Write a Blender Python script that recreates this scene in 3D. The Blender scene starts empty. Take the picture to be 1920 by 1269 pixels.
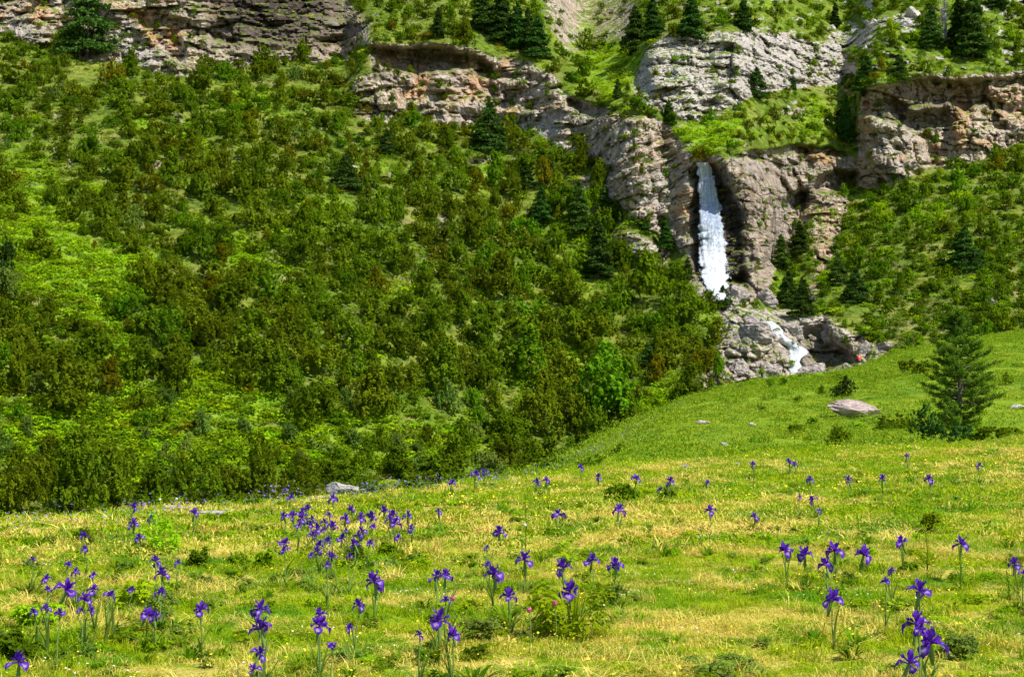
import bpy, math, random
import numpy as np
from mathutils import Vector, Matrix

random.seed(7)
RNG = np.random.default_rng(11)
S = bpy.context.scene
COL = S.collection

# ------------------------------------------------------------------ camera
F, CX, CY = 2637.0, 960.0, 634.5          # focal length and centre in photo pixels
PITCH = math.radians(2.5)
CAMZ = 1.4
cd = bpy.data.cameras.new('camera')
cam = bpy.data.objects.new('camera', cd)
COL.objects.link(cam)
cam.location = (0, 0, CAMZ)
cam.rotation_euler = (math.radians(90) + PITCH, 0, 0)
cd.sensor_width = 36.0
cd.lens = 36.0 * F / 1920.0
cd.clip_start = 0.1
cd.clip_end = 3000
S.camera = cam

# ------------------------------------------------------------------ light
SUN_TO = Vector((0.50, -0.46, 0.86)).normalized()
SUN_EL = math.asin(SUN_TO.z)
w = bpy.data.worlds.new('World')
S.world = w
w.use_nodes = True
nt = w.node_tree
nt.nodes.clear()
sky = nt.nodes.new('ShaderNodeTexSky')
sky.sky_type = 'NISHITA'
sky.sun_disc = False
sky.sun_elevation = SUN_EL
sky.sun_rotation = math.atan2(SUN_TO.x, SUN_TO.y)
sky.altitude = 1500
bg = nt.nodes.new('ShaderNodeBackground')
bg.inputs['Strength'].default_value = 0.12
out = nt.nodes.new('ShaderNodeOutputWorld')
nt.links.new(sky.outputs[0], bg.inputs[0])
nt.links.new(bg.outputs[0], out.inputs[0])
sl = bpy.data.lights.new('sun', 'SUN')
sl.energy = 4.6
sl.angle = math.radians(0.55)
sl.color = (1.0, 0.955, 0.87)
so = bpy.data.objects.new('sun', sl)
COL.objects.link(so)
so.rotation_euler = SUN_TO.to_track_quat('Z', 'Y').to_euler()
S.view_settings.view_transform = 'Standard'
S.view_settings.look = 'None'
S.view_settings.exposure = 0.58
S.view_settings.gamma = 1
S.view_settings.use_curve_mapping = False
S.cycles.max_bounces = 6
S.cycles.diffuse_bounces = 3
S.cycles.transparent_max_bounces = 6
S.cycles.transmission_bounces = 2
S.cycles.glossy_bounces = 2
S.cycles.use_adaptive_sampling = True

# ------------------------------------------------------------------ helpers: noise, projection
def _hash(ix, iy, iz, seed):
    n = (ix.astype(np.int64) * 374761393 + iy.astype(np.int64) * 668265263 + iz.astype(np.int64) * 2147483647 + seed * 1274126177) & 0x7fffffff
    n = ((n ^ (n >> 13)) * 1274126177) & 0x7fffffff
    n = ((n ^ (n >> 16)) * 668265263) & 0x7fffffff
    return ((n ^ (n >> 15)) & 0xffff) / 65535.0

def vnoise(x, y, z=0.0, seed=0):
    x, y, z = np.broadcast_arrays(np.asarray(x, float), np.asarray(y, float), np.asarray(z, float))
    ix, iy, iz = np.floor(x), np.floor(y), np.floor(z)
    fx, fy, fz = x - ix, y - iy, z - iz
    fx, fy, fz = [f * f * (3 - 2 * f) for f in (fx, fy, fz)]
    r = 0
    for dx in (0, 1):
        wx = fx if dx else 1 - fx
        for dy in (0, 1):
            wy = fy if dy else 1 - fy
            for dz in (0, 1):
                wz = fz if dz else 1 - fz
                r = r + wx * wy * wz * _hash(ix + dx, iy + dy, iz + dz, seed)
    return r * 2 - 1

def fbm(x, y, z=0.0, o=4, seed=0):
    a, t, r = 1.0, 0.0, 0
    for i in range(o):
        k = 2.03 ** i
        r = r + a * vnoise(np.asarray(x) * k, np.asarray(y) * k, np.asarray(z) * k, seed + i * 17)
        t += a
        a *= 0.5
    return r / t

def ridged(x, y, z=0.0, o=4, seed=0):
    a, t, r = 1.0, 0.0, 0
    for i in range(o):
        k = 2.1 ** i
        r = r + a * (1 - np.abs(vnoise(np.asarray(x) * k, np.asarray(y) * k, np.asarray(z) * k, seed + i * 31)) * 2)
        t += a
        a *= 0.5
    return r / t

def cells(x, y, seed):
    """jittered cells: returns a random value per cell, its two tilts, and the distance to the nearest joint"""
    ix, iy = np.floor(x), np.floor(y)
    f1 = np.full(x.shape, 9.0); f2 = np.full(x.shape, 9.0)
    val = np.zeros(x.shape); cx = np.zeros(x.shape); cy = np.zeros(x.shape); ta = np.zeros(x.shape); tb = np.zeros(x.shape)
    for dx in (-1, 0, 1):
        for dy in (-1, 0, 1):
            jx, jy = ix + dx, iy + dy; z0 = np.zeros_like(ix)
            px_ = jx + 0.1 + 0.8 * _hash(jx, jy, z0, seed); py_ = jy + 0.1 + 0.8 * _hash(jx, jy, z0, seed + 1)
            d = np.maximum(abs(x - px_), abs(y - py_)) * 0.6 + np.hypot(x - px_, y - py_) * 0.4
            m = d < f1
            f2 = np.where(m, f1, np.minimum(f2, d))
            val = np.where(m, _hash(jx, jy, z0, seed + 2), val); ta = np.where(m, _hash(jx, jy, z0, seed + 3) - .5, ta); tb = np.where(m, _hash(jx, jy, z0, seed + 4) - .5, tb)
            cx = np.where(m, x - px_, cx); cy = np.where(m, y - py_, cy)
            f1 = np.where(m, d, f1)
    return val - 0.5, ta * cx, tb * cy, f2 - f1

def gauss(A, s, axis):
    if s <= 0: return A
    n = int(3 * s) + 1
    k = np.exp(-0.5 * (np.arange(-n, n + 1) / s) ** 2)
    k /= k.sum()
    pad = [(0, 0)] * A.ndim
    pad[axis] = (n, n)
    B = np.pad(A, pad, mode='edge')
    R = np.zeros_like(A)
    for i, kk in enumerate(k):
        R += kk * np.take(B, range(i, i + A.shape[axis]), axis=axis)
    return R

def blur(A, s):
    return gauss(gauss(A, s, 0), s, 1)

CP, SP = math.cos(PITCH), math.sin(PITCH)
def tz(py):                                     # slope (rise per metre along y) of the sight line through row py
    d = (CY - np.asarray(py, float)) / F
    return (SP + d * CP) / (CP - d * SP)
def tx(px, py):
    d = (CY - np.asarray(py, float)) / F
    return (np.asarray(px, float) - CX) / F / (CP - d * SP)

def mesh_np(name, verts, faces, mat=None, smooth=False):
    """faces: (n,k) int array"""
    me = bpy.data.meshes.new(name)
    verts = np.asarray(verts, np.float32)
    faces = np.asarray(faces, np.int32)
    n, k = faces.shape
    me.vertices.add(len(verts))
    me.vertices.foreach_set('co', verts.ravel())
    me.loops.add(n * k)
    me.loops.foreach_set('vertex_index', faces.ravel())
    me.polygons.add(n)
    me.polygons.foreach_set('loop_start', np.arange(0, n * k, k, dtype=np.int32))
    if smooth: me.polygons.foreach_set('use_smooth', np.ones(n, bool))
    me.update(calc_edges=True)
    if mat is not None:
        me.materials.append(mat)
    return me

def attr(me, name, vals):
    a = me.attributes.new(name, 'FLOAT', 'POINT')
    a.data.foreach_set('value', np.asarray(vals, np.float32).ravel())

def link(name, me, parent=None):
    o = bpy.data.objects.new(name, me)
    COL.objects.link(o)
    if parent is not None: o.parent = parent
    return o

def tag(o, label=None, cat=None, group=None, kind=None):
    if label: o['label'] = label
    if cat: o['category'] = cat
    if group: o['group'] = group
    if kind: o['kind'] = kind
    return o

def empty(name, loc, rz=0.0):
    o = bpy.data.objects.new(name, None)
    COL.objects.link(o)
    o.location = loc
    o.rotation_euler = (0, 0, rz)
    o.empty_display_size = 0.1
    return o

def copy_tree(o, parent=None):
    c = o.copy()
    COL.objects.link(c)
    c.parent = parent
    for ch in list(o.children):
        copy_tree(ch, c)
    return c

def grid_faces(nr, nc):
    i = np.arange(nr - 1)[:, None] * nc + np.arange(nc - 1)[None, :]
    return np.stack([i, i + 1, i + nc + 1, i + nc], -1).reshape(-1, 4)

def poly_mask(PX, PY, pts):
    inside = np.zeros(PX.shape, bool)
    n = len(pts)
    for i in range(n):
        x1, y1 = pts[i]
        x2, y2 = pts[(i + 1) % n]
        if y1 == y2: continue
        c = ((y1 > PY) != (y2 > PY)) & (PX < (x2 - x1) * (PY - y1) / (y2 - y1) + x1)
        inside ^= c
    return inside.astype(float)

# ------------------------------------------------------------------ materials
class NT:
    def __init__(s, name):
        s.m = bpy.data.materials.new(name)
        s.m.use_nodes = True
        s.t = s.m.node_tree
        s.t.nodes.clear()
        s.out = s.n('ShaderNodeOutputMaterial')
    def n(s, typ, **kw):
        nd = s.t.nodes.new(typ)
        for k, v in kw.items(): setattr(nd, k, v)
        return nd
    def l(s, a, b): s.t.links.new(a, b)
    def sock(s, v, inp):
        if isinstance(v, (int, float)): inp.default_value = v
        elif isinstance(v, tuple): inp.default_value = v if len(v) != 3 or inp.type == 'VECTOR' else (*v, 1)
        else: s.l(v, inp)
    def math(s, op, a, b=0.0, c=0.0, clamp=False):
        nd = s.n('ShaderNodeMath', operation=op)
        nd.use_clamp = clamp
        s.sock(a, nd.inputs[0]); s.sock(b, nd.inputs[1]); s.sock(c, nd.inputs[2])
        return nd.outputs[0]
    def mix(s, f, a, b, mode='MIX'):
        nd = s.n('ShaderNodeMix', data_type='RGBA', blend_type=mode)
        s.sock(f, nd.inputs[0]); s.sock(a, nd.inputs[6]); s.sock(b, nd.inputs[7])
        return nd.outputs[2]
    def pos(s, scale=(1, 1, 1)):
        g = s.n('ShaderNodeNewGeometry')
        m = s.n('ShaderNodeVectorMath', operation='MULTIPLY')
        s.l(g.outputs['Position'], m.inputs[0]); m.inputs[1].default_value = scale
        return m.outputs[0]
    def noise(s, vec, scale, detail=4.0, rough=0.6, dist=0.0):
        nd = s.n('ShaderNodeTexNoise')
        s.l(vec, nd.inputs['Vector'])
        nd.inputs['Scale'].default_value = scale; nd.inputs['Detail'].default_value = detail
        nd.inputs['Roughness'].default_value = rough; nd.inputs['Distortion'].default_value = dist
        return nd.outputs['Fac']
    def ramp(s, f, a, b):
        nd = s.n('ShaderNodeMapRange', interpolation_type='SMOOTHSTEP')
        s.sock(f, nd.inputs[0]); nd.inputs[1].default_value = a; nd.inputs[2].default_value = b
        return nd.outputs[0]
    def attr(s, name):
        nd = s.n('ShaderNodeAttribute', attribute_name=name)
        return nd.outputs['Fac']
    def bsdf(s, col, rough=0.9, spec=0.2, bump=None, bumpd=0.1, bstr=1.0):
        b = s.n('ShaderNodeBsdfPrincipled')
        s.sock(col, b.inputs['Base Color']); s.sock(rough, b.inputs['Roughness'])
        b.inputs['Specular IOR Level'].default_value = spec
        if bump is not None:
            bp = s.n('ShaderNodeBump'); s.l(bump, bp.inputs['Height'])
            bp.inputs['Distance'].default_value = bumpd; bp.inputs['Strength'].default_value = bstr
            s.l(bp.outputs[0], b.inputs['Normal'])
        return b.outputs[0]
    def end(s, sh):
        s.l(sh, s.out.inputs[0])
        return s.m

def leaf_mat(name, c1, c2, transl=0.45, dry=None, gloss=0, seasoned=0.0):
    """foliage: two greens varied leaf clump by leaf clump and plant by plant"""
    N = NT(name)
    p = N.pos()
    f = N.noise(p, 1.3, 3.0, 0.7)
    f = N.ramp(f, 0.35, 0.65)
    oi = N.n('ShaderNodeObjectInfo')
    col = N.mix(f, c1, c2)
    rnd = oi.outputs['Random']
    v = N.math('MULTIPLY_ADD', rnd, 0.7, 0.65)
    hs = N.n('ShaderNodeHueSaturation')
    N.sock(N.math('MULTIPLY_ADD', N.math('FRACT', N.math('MULTIPLY', rnd, 7.31)), 0.045, 0.478), hs.inputs['Hue'])
    N.sock(v, hs.inputs['Value']); N.l(col, hs.inputs['Color'])
    col = hs.outputs[0]
    if dry:
        col = N.mix(N.math('MULTIPLY', N.ramp(N.noise(p, 0.55, 4.0, 0.7), 0.56, 0.68), 0.4), col, dry)
    d = N.n('ShaderNodeBsdfDiffuse'); N.l(col, d.inputs[0])
    t = N.n('ShaderNodeBsdfTranslucent')
    N.l(N.mix(0.5, col, tuple(min(1, 1.3 * a) for a in c2)), t.inputs[0])
    m = N.n('ShaderNodeMixShader'); m.inputs[0].default_value = transl
    N.l(d.outputs[0], m.inputs[1]); N.l(t.outputs[0], m.inputs[2])
    sh = m.outputs[0]
    if gloss:
        g = N.n('ShaderNodeBsdfGlossy'); g.inputs['Roughness'].default_value = 0.5
        g.inputs[0].default_value = (0.8, 0.85, 0.7, 1)
        m2 = N.n('ShaderNodeMixShader'); m2.inputs[0].default_value = 0.04 * gloss / 0.25
        N.l(sh, m2.inputs[1]); N.l(g.outputs[0], m2.inputs[2]); sh = m2.outputs[0]
    return N.end(sh)

OLIVE, MID, BRIGHT, GREY, RUST, PINE = 0, 1, 2, 3, 4, 5
LEAF = [
    leaf_mat('olive_needles', (0.080, 0.130, 0.005), (0.195, 0.272, 0.009), dry=(0.22, 0.21, 0.012)),
    leaf_mat('mid_green_leaves', (0.080, 0.155, 0.006), (0.190, 0.315, 0.009)),
    leaf_mat('bright_green_leaves', (0.17, 0.30, 0.005), (0.34, 0.50, 0.010)),
    leaf_mat('grey_green_leaves', (0.12, 0.19, 0.03), (0.23, 0.34, 0.045)),
    leaf_mat('rust_tinged_needles', (0.105, 0.120, 0.004), (0.23, 0.215, 0.006)),
    leaf_mat('dark_pine_needles', (0.030, 0.072, 0.010), (0.072, 0.140, 0.020), transl=0.25, gloss=0),
]

def bark_mat():
    N = NT('grey_brown_bark')
    f = N.noise(N.pos((1, 1, 0.25)), 9.0, 5.0, 0.7)
    return N.end(N.bsdf(N.mix(N.ramp(f, .3, .7), (0.05, 0.038, 0.028), (0.17, 0.14, 0.11)), 0.95, 0.1, f, 0.03))
BARK = bark_mat()
def dead_mat():
    N = NT('bleached_dead_wood')
    f = N.noise(N.pos((1, 1, 0.3)), 3.0, 5.0, 0.7)
    return N.end(N.bsdf(N.mix(f, (0.22, 0.19, 0.19), (0.42, 0.38, 0.38)), 0.9, 0.1))
DEAD = dead_mat()

def rock_color(N, p, orange=None, pale=None, wet_and_shade=None):
    """grey conglomerate: mottled, streaked and banded; returns colour, height"""
    big = N.noise(p, 0.11, 5.0, 0.65, 0.4)
    mid = N.noise(p, 0.55, 6.0, 0.72)
    fine = N.noise(p, 2.6, 5.0, 0.75)
    st = N.noise(N.pos((0.16, 0.16, 1.6)), 0.9, 4.0, 0.65, 0.5)
    streak = N.noise(N.pos((1.1, 1.1, 0.10)), 0.8, 4.0, 0.7, 0.2)
    spk = N.noise(p, 6.5, 3.0, 0.8)
    col = N.mix(N.ramp(mid, 0.36, 0.62), (0.16, 0.120, 0.10), (0.68, 0.55, 0.44))
    col = N.mix(N.ramp(big, 0.40, 0.64), col, N.mix(N.ramp(fine, .35, .65), (0.30, 0.24, 0.20), (0.70, 0.60, 0.51)))
    col = N.mix(N.math('MULTIPLY', N.ramp(st, 0.48, 0.62), 0.6), col, (0.42, 0.285, 0.165))
    col = N.mix(N.math('MULTIPLY', N.ramp(streak, 0.52, 0.66), 0.6), col, (0.085, 0.065, 0.062))
    col = N.mix(N.math('MULTIPLY', N.ramp(spk, 0.54, 0.66), 0.5), col, (0.085, 0.07, 0.06))
    if pale is not None:
        col = N.mix(N.math('MULTIPLY', pale, 0.75), col, N.mix(N.ramp(fine, .3, .62), (0.27, 0.25, 0.24), (0.62, 0.59, 0.56)))
    if orange is not None:
        o = N.math('MULTIPLY', orange, N.ramp(N.noise(p, 0.7, 5.0, 0.75), 0.32, 0.50))
        col = N.mix(o, col, N.mix(N.ramp(fine, .35, .65), (0.40, 0.17, 0.07), (0.66, 0.42, 0.20)))
    col = N.mix(N.math('MULTIPLY', N.ramp(N.noise(p, 0.75, 6.0, 0.8), 0.56, 0.64), 0.75), col, (0.13, 0.16, 0.035))
    if wet_and_shade is not None:
        col = N.mix(wet_and_shade, col, N.mix(N.ramp(fine, .3, .7), (0.035, 0.028, 0.028), (0.10, 0.072, 0.055)))
    h = N.math('ADD', N.math('ADD', N.math('MULTIPLY', mid, 1.1), N.math('MULTIPLY', fine, 0.55)), N.math('MULTIPLY', spk, 0.15))
    return col, h

def mountain_mat():
    N = NT('mountain_rock_and_turf')
    p = N.pos()
    rock = N.attr('rock'); fern = N.attr('fern'); dry = N.attr('dry')
    rc, h = rock_color(N, p, N.attr('orange'), N.attr('pale'), N.attr('wet_and_shade'))
    a = N.noise(p, 0.9, 6.0, 0.75)
    b = N.noise(p, 0.18, 4.0, 0.6)
    g = N.mix(N.ramp(a, 0.35, 0.65), (0.055, 0.095, 0.010), (0.17, 0.25, 0.022))
    g = N.mix(N.ramp(b, 0.42, 0.62), g, N.mix(N.ramp(a, .4, .6), (0.11, 0.14, 0.018), (0.25, 0.28, 0.04)))
    g = N.mix(fern, g, N.mix(N.ramp(a, 0.35, 0.62), (0.10, 0.20, 0.009), (0.28, 0.43, 0.020)))
    g = N.mix(N.math('MULTIPLY', dry, 0.8), g, N.mix(N.ramp(a, .35, .65), (0.20, 0.18, 0.06), (0.42, 0.33, 0.17)))
    # turf clings to the flatter ledges of the rock
    ge = N.n('ShaderNodeNewGeometry'); sx = N.n('ShaderNodeSeparateXYZ'); N.l(ge.outputs['Normal'], sx.inputs[0])
    ledge = N.math('MULTIPLY', N.ramp(sx.outputs[2], 0.62, 0.82), N.ramp(N.noise(p, 0.8, 5.0, 0.7), 0.42, 0.55))
    rk = N.math('SUBTRACT', rock, N.math('MULTIPLY', ledge, 0.75))
    edge = N.math('ADD', rk, N.math('MULTIPLY_ADD', a, 1.0, -0.5))
    k = N.ramp(edge, 0.44, 0.56)
    col = N.mix(k, g, rc)
    return N.end(N.bsdf(col, 0.95, 0.12, h, 0.55))
MOUNT = mountain_mat()

def boulder_mat(name, c1, c2, c3):
    N = NT(name)
    p = N.pos()
    a = N.noise(p, 2.5, 7.0, 0.75)
    b = N.noise(p, 9.0, 5.0, 0.75)
    col = N.mix(N.ramp(a, 0.35, 0.65), c1, c2)
    col = N.mix(N.math('MULTIPLY', N.ramp(b, 0.5, 0.62), 0.6), col, c3)
    return N.end(N.bsdf(col, 0.92, 0.15, N.math('ADD', a, N.math('MULTIPLY', b, 0.4)), 0.12))
STONE_PINK = boulder_mat('pink_grey_stone', (0.32, 0.24, 0.21), (0.58, 0.46, 0.41), (0.20, 0.16, 0.14))
STONE_GREY = boulder_mat('grey_brown_wet_stone', (0.16, 0.13, 0.12), (0.48, 0.42, 0.37), (0.10, 0.09, 0.06))
STONE_WHITE = boulder_mat('pale_limestone', (0.36, 0.33, 0.28), (0.62, 0.58, 0.52), (0.24, 0.22, 0.18))

def meadow_nodes(N, blades):
    """short alpine turf: green, yellow-green and matted straw in drifts that lie across the slope"""
    p = N.pos()
    ps = N.pos((0.45, 1.25, 1.0))
    d1 = N.noise(ps, 0.75, 5.0, 0.68, 0.7)
    d2 = N.noise(ps, 3.1, 4.0, 0.7, 0.3)
    d3 = N.noise(p, 0.10, 3.0, 0.5)
    gr = N.noise(p, 1.6, 4.0, 0.65)
    if blades:
        oi = N.n('ShaderNodeObjectInfo')
        bl = N.attr('tone')
        rnd = oi.outputs['Random']
    else:
        bl = N.noise(p, 24.0, 3.0, 0.8)
        rnd = N.noise(p, 7.0, 2.0, 0.5)
    green = N.mix(bl, (0.12, 0.25, 0.005), (0.29, 0.48, 0.010))
    lush = N.mix(bl, (0.07, 0.20, 0.010), (0.17, 0.40, 0.020))
    yell = N.mix(bl, (0.22, 0.32, 0.006), (0.50, 0.58, 0.012))
    straw = N.mix(bl, (0.50, 0.39, 0.05), (0.95, 0.78, 0.20))
    col = N.mix(N.ramp(gr, 0.40, 0.60), green, yell)
    col = N.mix(N.math('MULTIPLY', N.ramp(N.noise(p, 0.9, 3.0, 0.6), 0.52, 0.64), 0.8), col, lush)
    far = N.n('ShaderNodeSeparateXYZ'); N.l(N.pos(), far.inputs[0])
    hl = N.mix(bl, (0.085, 0.16, 0.012), (0.25, 0.36, 0.028))
    col = N.mix(N.math('MULTIPLY', N.ramp(far.outputs[1], 32.0, 42.0), 0.5), col, hl)
    near = N.math('SUBTRACT', 1.0, N.ramp(far.outputs[1], 26.0, 40.0))
    near = N.math('MULTIPLY_ADD', near, 0.92, 0.08)
    s = N.math('ADD', N.math('MULTIPLY', d1, 0.6), N.math('MULTIPLY', d2, 0.4))
    s = N.math('ADD', s, N.math('MULTIPLY_ADD', d3, 0.25, -0.125))
    s = N.ramp(N.math('ADD', s, N.math('MULTIPLY_ADD', rnd, 0.16, -0.08)), 0.51, 0.56)
    col = N.mix(N.math('MULTIPLY', N.math('MULTIPLY', s, near), 0.9), col, straw)
    return p, col, d2

def turf_mat():
    N = NT('alpine_turf')
    p, col, d2 = meadow_nodes(N, False)
    col = N.mix(0.15, col, (0.07, 0.09, 0.012))
    h = N.math('ADD', N.noise(p, 14.0, 5.0, 0.8), d2)
    return N.end(N.bsdf(col, 0.95, 0.08, h, 0.06))
TURF = turf_mat()
def blade_mat():
    N = NT('grass_blades')
    p, col, d2 = meadow_nodes(N, True)
    d = N.n('ShaderNodeBsdfDiffuse'); N.l(col, d.inputs[0])
    t = N.n('ShaderNodeBsdfTranslucent'); N.l(col, t.inputs[0])
    m = N.n('ShaderNodeMixShader'); m.inputs[0].default_value = 0.35
    N.l(d.outputs[0], m.inputs[1]); N.l(t.outputs[0], m.inputs[2])
    return N.end(m.outputs[0])
BLADE = blade_mat()

def petal_mat(name, a, b, sig):
    N = NT(name)
    sgn = N.attr('signal')
    oi = N.n('ShaderNodeObjectInfo')
    f = N.noise(N.pos(), 60.0, 3.0, 0.7)
    col = N.mix(N.math('MULTIPLY_ADD', f, 0.7, N.math('MULTIPLY', oi.outputs['Random'], 0.3)), a, b)
    col = N.mix(sgn, col, sig)
    d = N.n('ShaderNodeBsdfDiffuse'); N.l(col, d.inputs[0])
    t = N.n('ShaderNodeBsdfTranslucent'); N.l(col, t.inputs[0])
    m = N.n('ShaderNodeMixShader'); m.inputs[0].default_value = 0.4
    N.l(d.outputs[0], m.inputs[1]); N.l(t.outputs[0], m.inputs[2])
    return N.end(m.outputs[0])
PETAL = petal_mat('violet_iris_petal', (0.060, 0.012, 0.27), (0.18, 0.045, 0.58), (0.80, 0.74, 0.72))
def plain(name, c, rough=0.7, spec=0.3, c2=None, sc=20.0):
    N = NT(name)
    col = N.mix(N.noise(N.pos(), sc, 4.0, 0.7), c, c2 or tuple(x * 1.5 for x in c))
    return N.end(N.bsdf(col, rough, spec))
STEM = plain('iris_stem_green', (0.10, 0.17, 0.03))

def water_mat():
    N = NT('falling_white_water')
    v = N.attr('thin_and_shade')
    a = N.noise(N.pos((1.8, 1.8, 0.13)), 2.4, 5.0, 0.72, 0.35)
    b = N.noise(N.pos((1.0, 1.0, 0.5)), 6.0, 4.0, 0.8)
    k = N.math('ADD', N.math('MULTIPLY', a, 0.75), N.math('MULTIPLY', b, 0.3))
    k = N.ramp(N.math('ADD', k, N.math('MULTIPLY', v, 0.2)), 0.47, 0.64)
    col = N.mix(k, (0.82, 0.84, 0.87), (0.32, 0.40, 0.54))
    h = N.math('ADD', a, b)
    bs = N.bsdf(col, 0.55, 0.3, h, 0.25)
    tr = N.n('ShaderNodeBsdfTransparent')
    mx = N.n('ShaderNodeMixShader')
    N.l(N.ramp(N.math('ADD', N.attr('veil'), N.math('MULTIPLY_ADD', a, 0.9, -0.45)), 0.15, 0.55), mx.inputs[0])
    N.l(tr.outputs[0], mx.inputs[1]); N.l(bs, mx.inputs[2])
    return N.end(mx.outputs[0])
WATER = water_mat()

# ------------------------------------------------------------------ the mountain side
def axis_cols():
    a = np.arange(-620, -60, 12.0); b = np.arange(-60, 1981, 3.0); c = np.arange(1992, 2541, 12.0)
    return np.concatenate([a, b, c])
PXc = axis_cols()
NR = 420
py_s = np.interp(PXc, [-620, 900, 1150, 1300, 1500, 1700, 1920, 2540], [1040, 1040, 980, 860, 800, 780, 760, 740])
r_s = np.interp(PXc, [-620, 0, 600, 900, 1150, 1300, 1500, 1700, 1920, 2540], [92, 98, 106, 116, 127, 140, 150, 149, 146, 150])
r_s = gauss(r_s, 14, 0); py_s = gauss(py_s, 10, 0)
vv = np.linspace(0, 1, NR)
PY = py_s[None, :] + (-140 - py_s[None, :]) * vv[:, None]
PX = np.broadcast_to(PXc[None, :], PY.shape).copy()
# ragged outlines: every traced region is looked up through a warped plane
WX = PX + 11 * fbm(PX / 38, PY / 38, 0, 3, 5) + 4 * fbm(PX / 9, PY / 9, 0, 2, 9)
WY = PY + 9 * fbm(PX / 38, PY / 38, 7, 3, 6) + 4 * fbm(PX / 9, PY / 9, 7, 2, 8)
def reg(pts, s=2.0, raw=False):
    return blur(poly_mask(PX if raw else WX, PY if raw else WY, pts), s)

cliff_tl = reg([(-640, -200), (-640, 120), (-200, 90), (0, 62), (60, 82), (110, 84), (165, 112), (205, 122), (240, 118), (290, 138), (345, 142), (400, 130), (440, 126), (480, 118), (540, 108), (600, 118), (650, 92), (690, 60), (640, -10), (600, -200)])
cliff_c = reg([(690, 82), (760, 80), (860, 84), (960, 112), (1030, 132), (1055, 175), (1062, 205), (1078, 285), (1040, 268), (1000, 240), (955, 238), (890, 236), (820, 232), (760, 205), (730, 170), (690, 120)])
cliff_lo = reg([(655, 150), (730, 120), (770, 200), (720, 235), (660, 215)])
cliff_m = reg([(1055, 180), (1110, 192), (1160, 215), (1215, 216), (1262, 244), (1300, 290), (1312, 330), (1305, 400), (1298, 480), (1262, 460), (1222, 428), (1180, 400), (1148, 372), (1124, 310), (1078, 276)])
slabs = reg([(1180, 175), (1205, 110), (1240, 70), (1300, 62), (1400, 58), (1500, 72), (1590, 92), (1602, 140), (1570, 160), (1480, 168), (1440, 170), (1400, 190), (1352, 215), (1300, 230), (1245, 214), (1205, 195)])
scree_up = reg([(985, -40), (1160, -40), (1205, 20), (1175, 78), (1060, 92), (1020, 60)])
butt = reg([(1338, 300), (1400, 282), (1500, 276), (1588, 288), (1622, 312), (1604, 345), (1545, 365), (1512, 400), (1490, 430), (1478, 490), (1445, 520), (1424, 565), (1384, 560), (1366, 520), (1372, 470), (1352, 400), (1338, 340)])
cliff_r = reg([(1616, 165), (1700, 148), (1800, 138), (1920, 138), (2560, 130), (2560, 230), (1990, 255), (1920, 270), (1850, 292), (1780, 312), (1700, 332), (1648, 350), (1606, 345), (1614, 250)])
scar = reg([(1520, 372), (1560, 362), (1592, 378), (1580, 430), (1556, 480), (1542, 540), (1530, 575), (1512, 560), (1528, 480), (1500, 430)])
slot = reg([(1290, 305), (1342, 300), (1375, 350), (1410, 420), (1412, 575), (1360, 590), (1310, 560), (1286, 520), (1288, 400)], 2)
base_r = reg([(1352, 500), (1384, 540), (1430, 575), (1500, 585), (1560, 590), (1602, 625), (1640, 640), (1668, 650), (1640, 690), (1560, 705), (1480, 720), (1400, 740), (1352, 700), (1362, 620), (1335, 560)])
patchs = reg([(1148, 440), (1180, 428), (1222, 452), (1262, 478), (1240, 496), (1188, 488), (1152, 470)], 1.5)
patch2 = reg([(1060, 340), (1110, 330), (1125, 352), (1092, 362), (1078, 384)], 1.5) + reg([(800, 385), (835, 372), (842, 440), (815, 455), (822, 410)], 1.5) + reg([(875, 296), (925, 296), (918, 310), (880, 312)], 1)
patch3 = reg([(1300, 705), (1345, 690), (1350, 735), (1310, 740)], 1) + reg([(1350, 610), (1400, 640), (1405, 700), (1360, 720), (1340, 650)], 2)
blocks = reg([(1540, 60), (1600, 58), (1640, 30), (1700, 20), (1735, 28), (1720, 60), (1660, 52), (1640, 70), (1610, 98), (1560, 100)], 2) * 0.8
upleft = reg([(640, 0), (720, 30), (700, 80), (640, 95), (560, 30), (500, -80), (640, -80)], 3) * 0.55
rock = np.clip(cliff_tl + cliff_c + cliff_lo + cliff_m + slabs + scree_up * 0.62 + butt + slot + cliff_r + scar * 0.9 + base_r + patchs + patch2 + patch3 + blocks + upleft, 0, 1)
# small outcrops showing through the plants
spots = np.clip((fbm(PX / 26, PY / 15, 3, 4, 77) - 0.36) * 9, 0, 1) * np.clip((fbm(PX / 160, PY / 120, 3, 2, 78) + 0.25) * 2, 0, 1)
spots *= np.clip((1 - PY / 620), 0.0, 1) ** 0.5
rock = np.clip(rock + spots * (rock < 0.3) * 0.9, 0, 1)
rubble = np.clip((fbm(PX / 16, PY / 9, 5, 4, 79) - 0.20) * 8, 0, 1) * reg([(1270, -60), (2200, -60), (2200, 125), (1620, 150), (1590, 230), (1400, 230), (1600, 150), (1590, 70), (1400, 55), (1290, 60)], 6)
rock = np.clip(rock + 0.9 * rubble, 0, 1)

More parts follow.
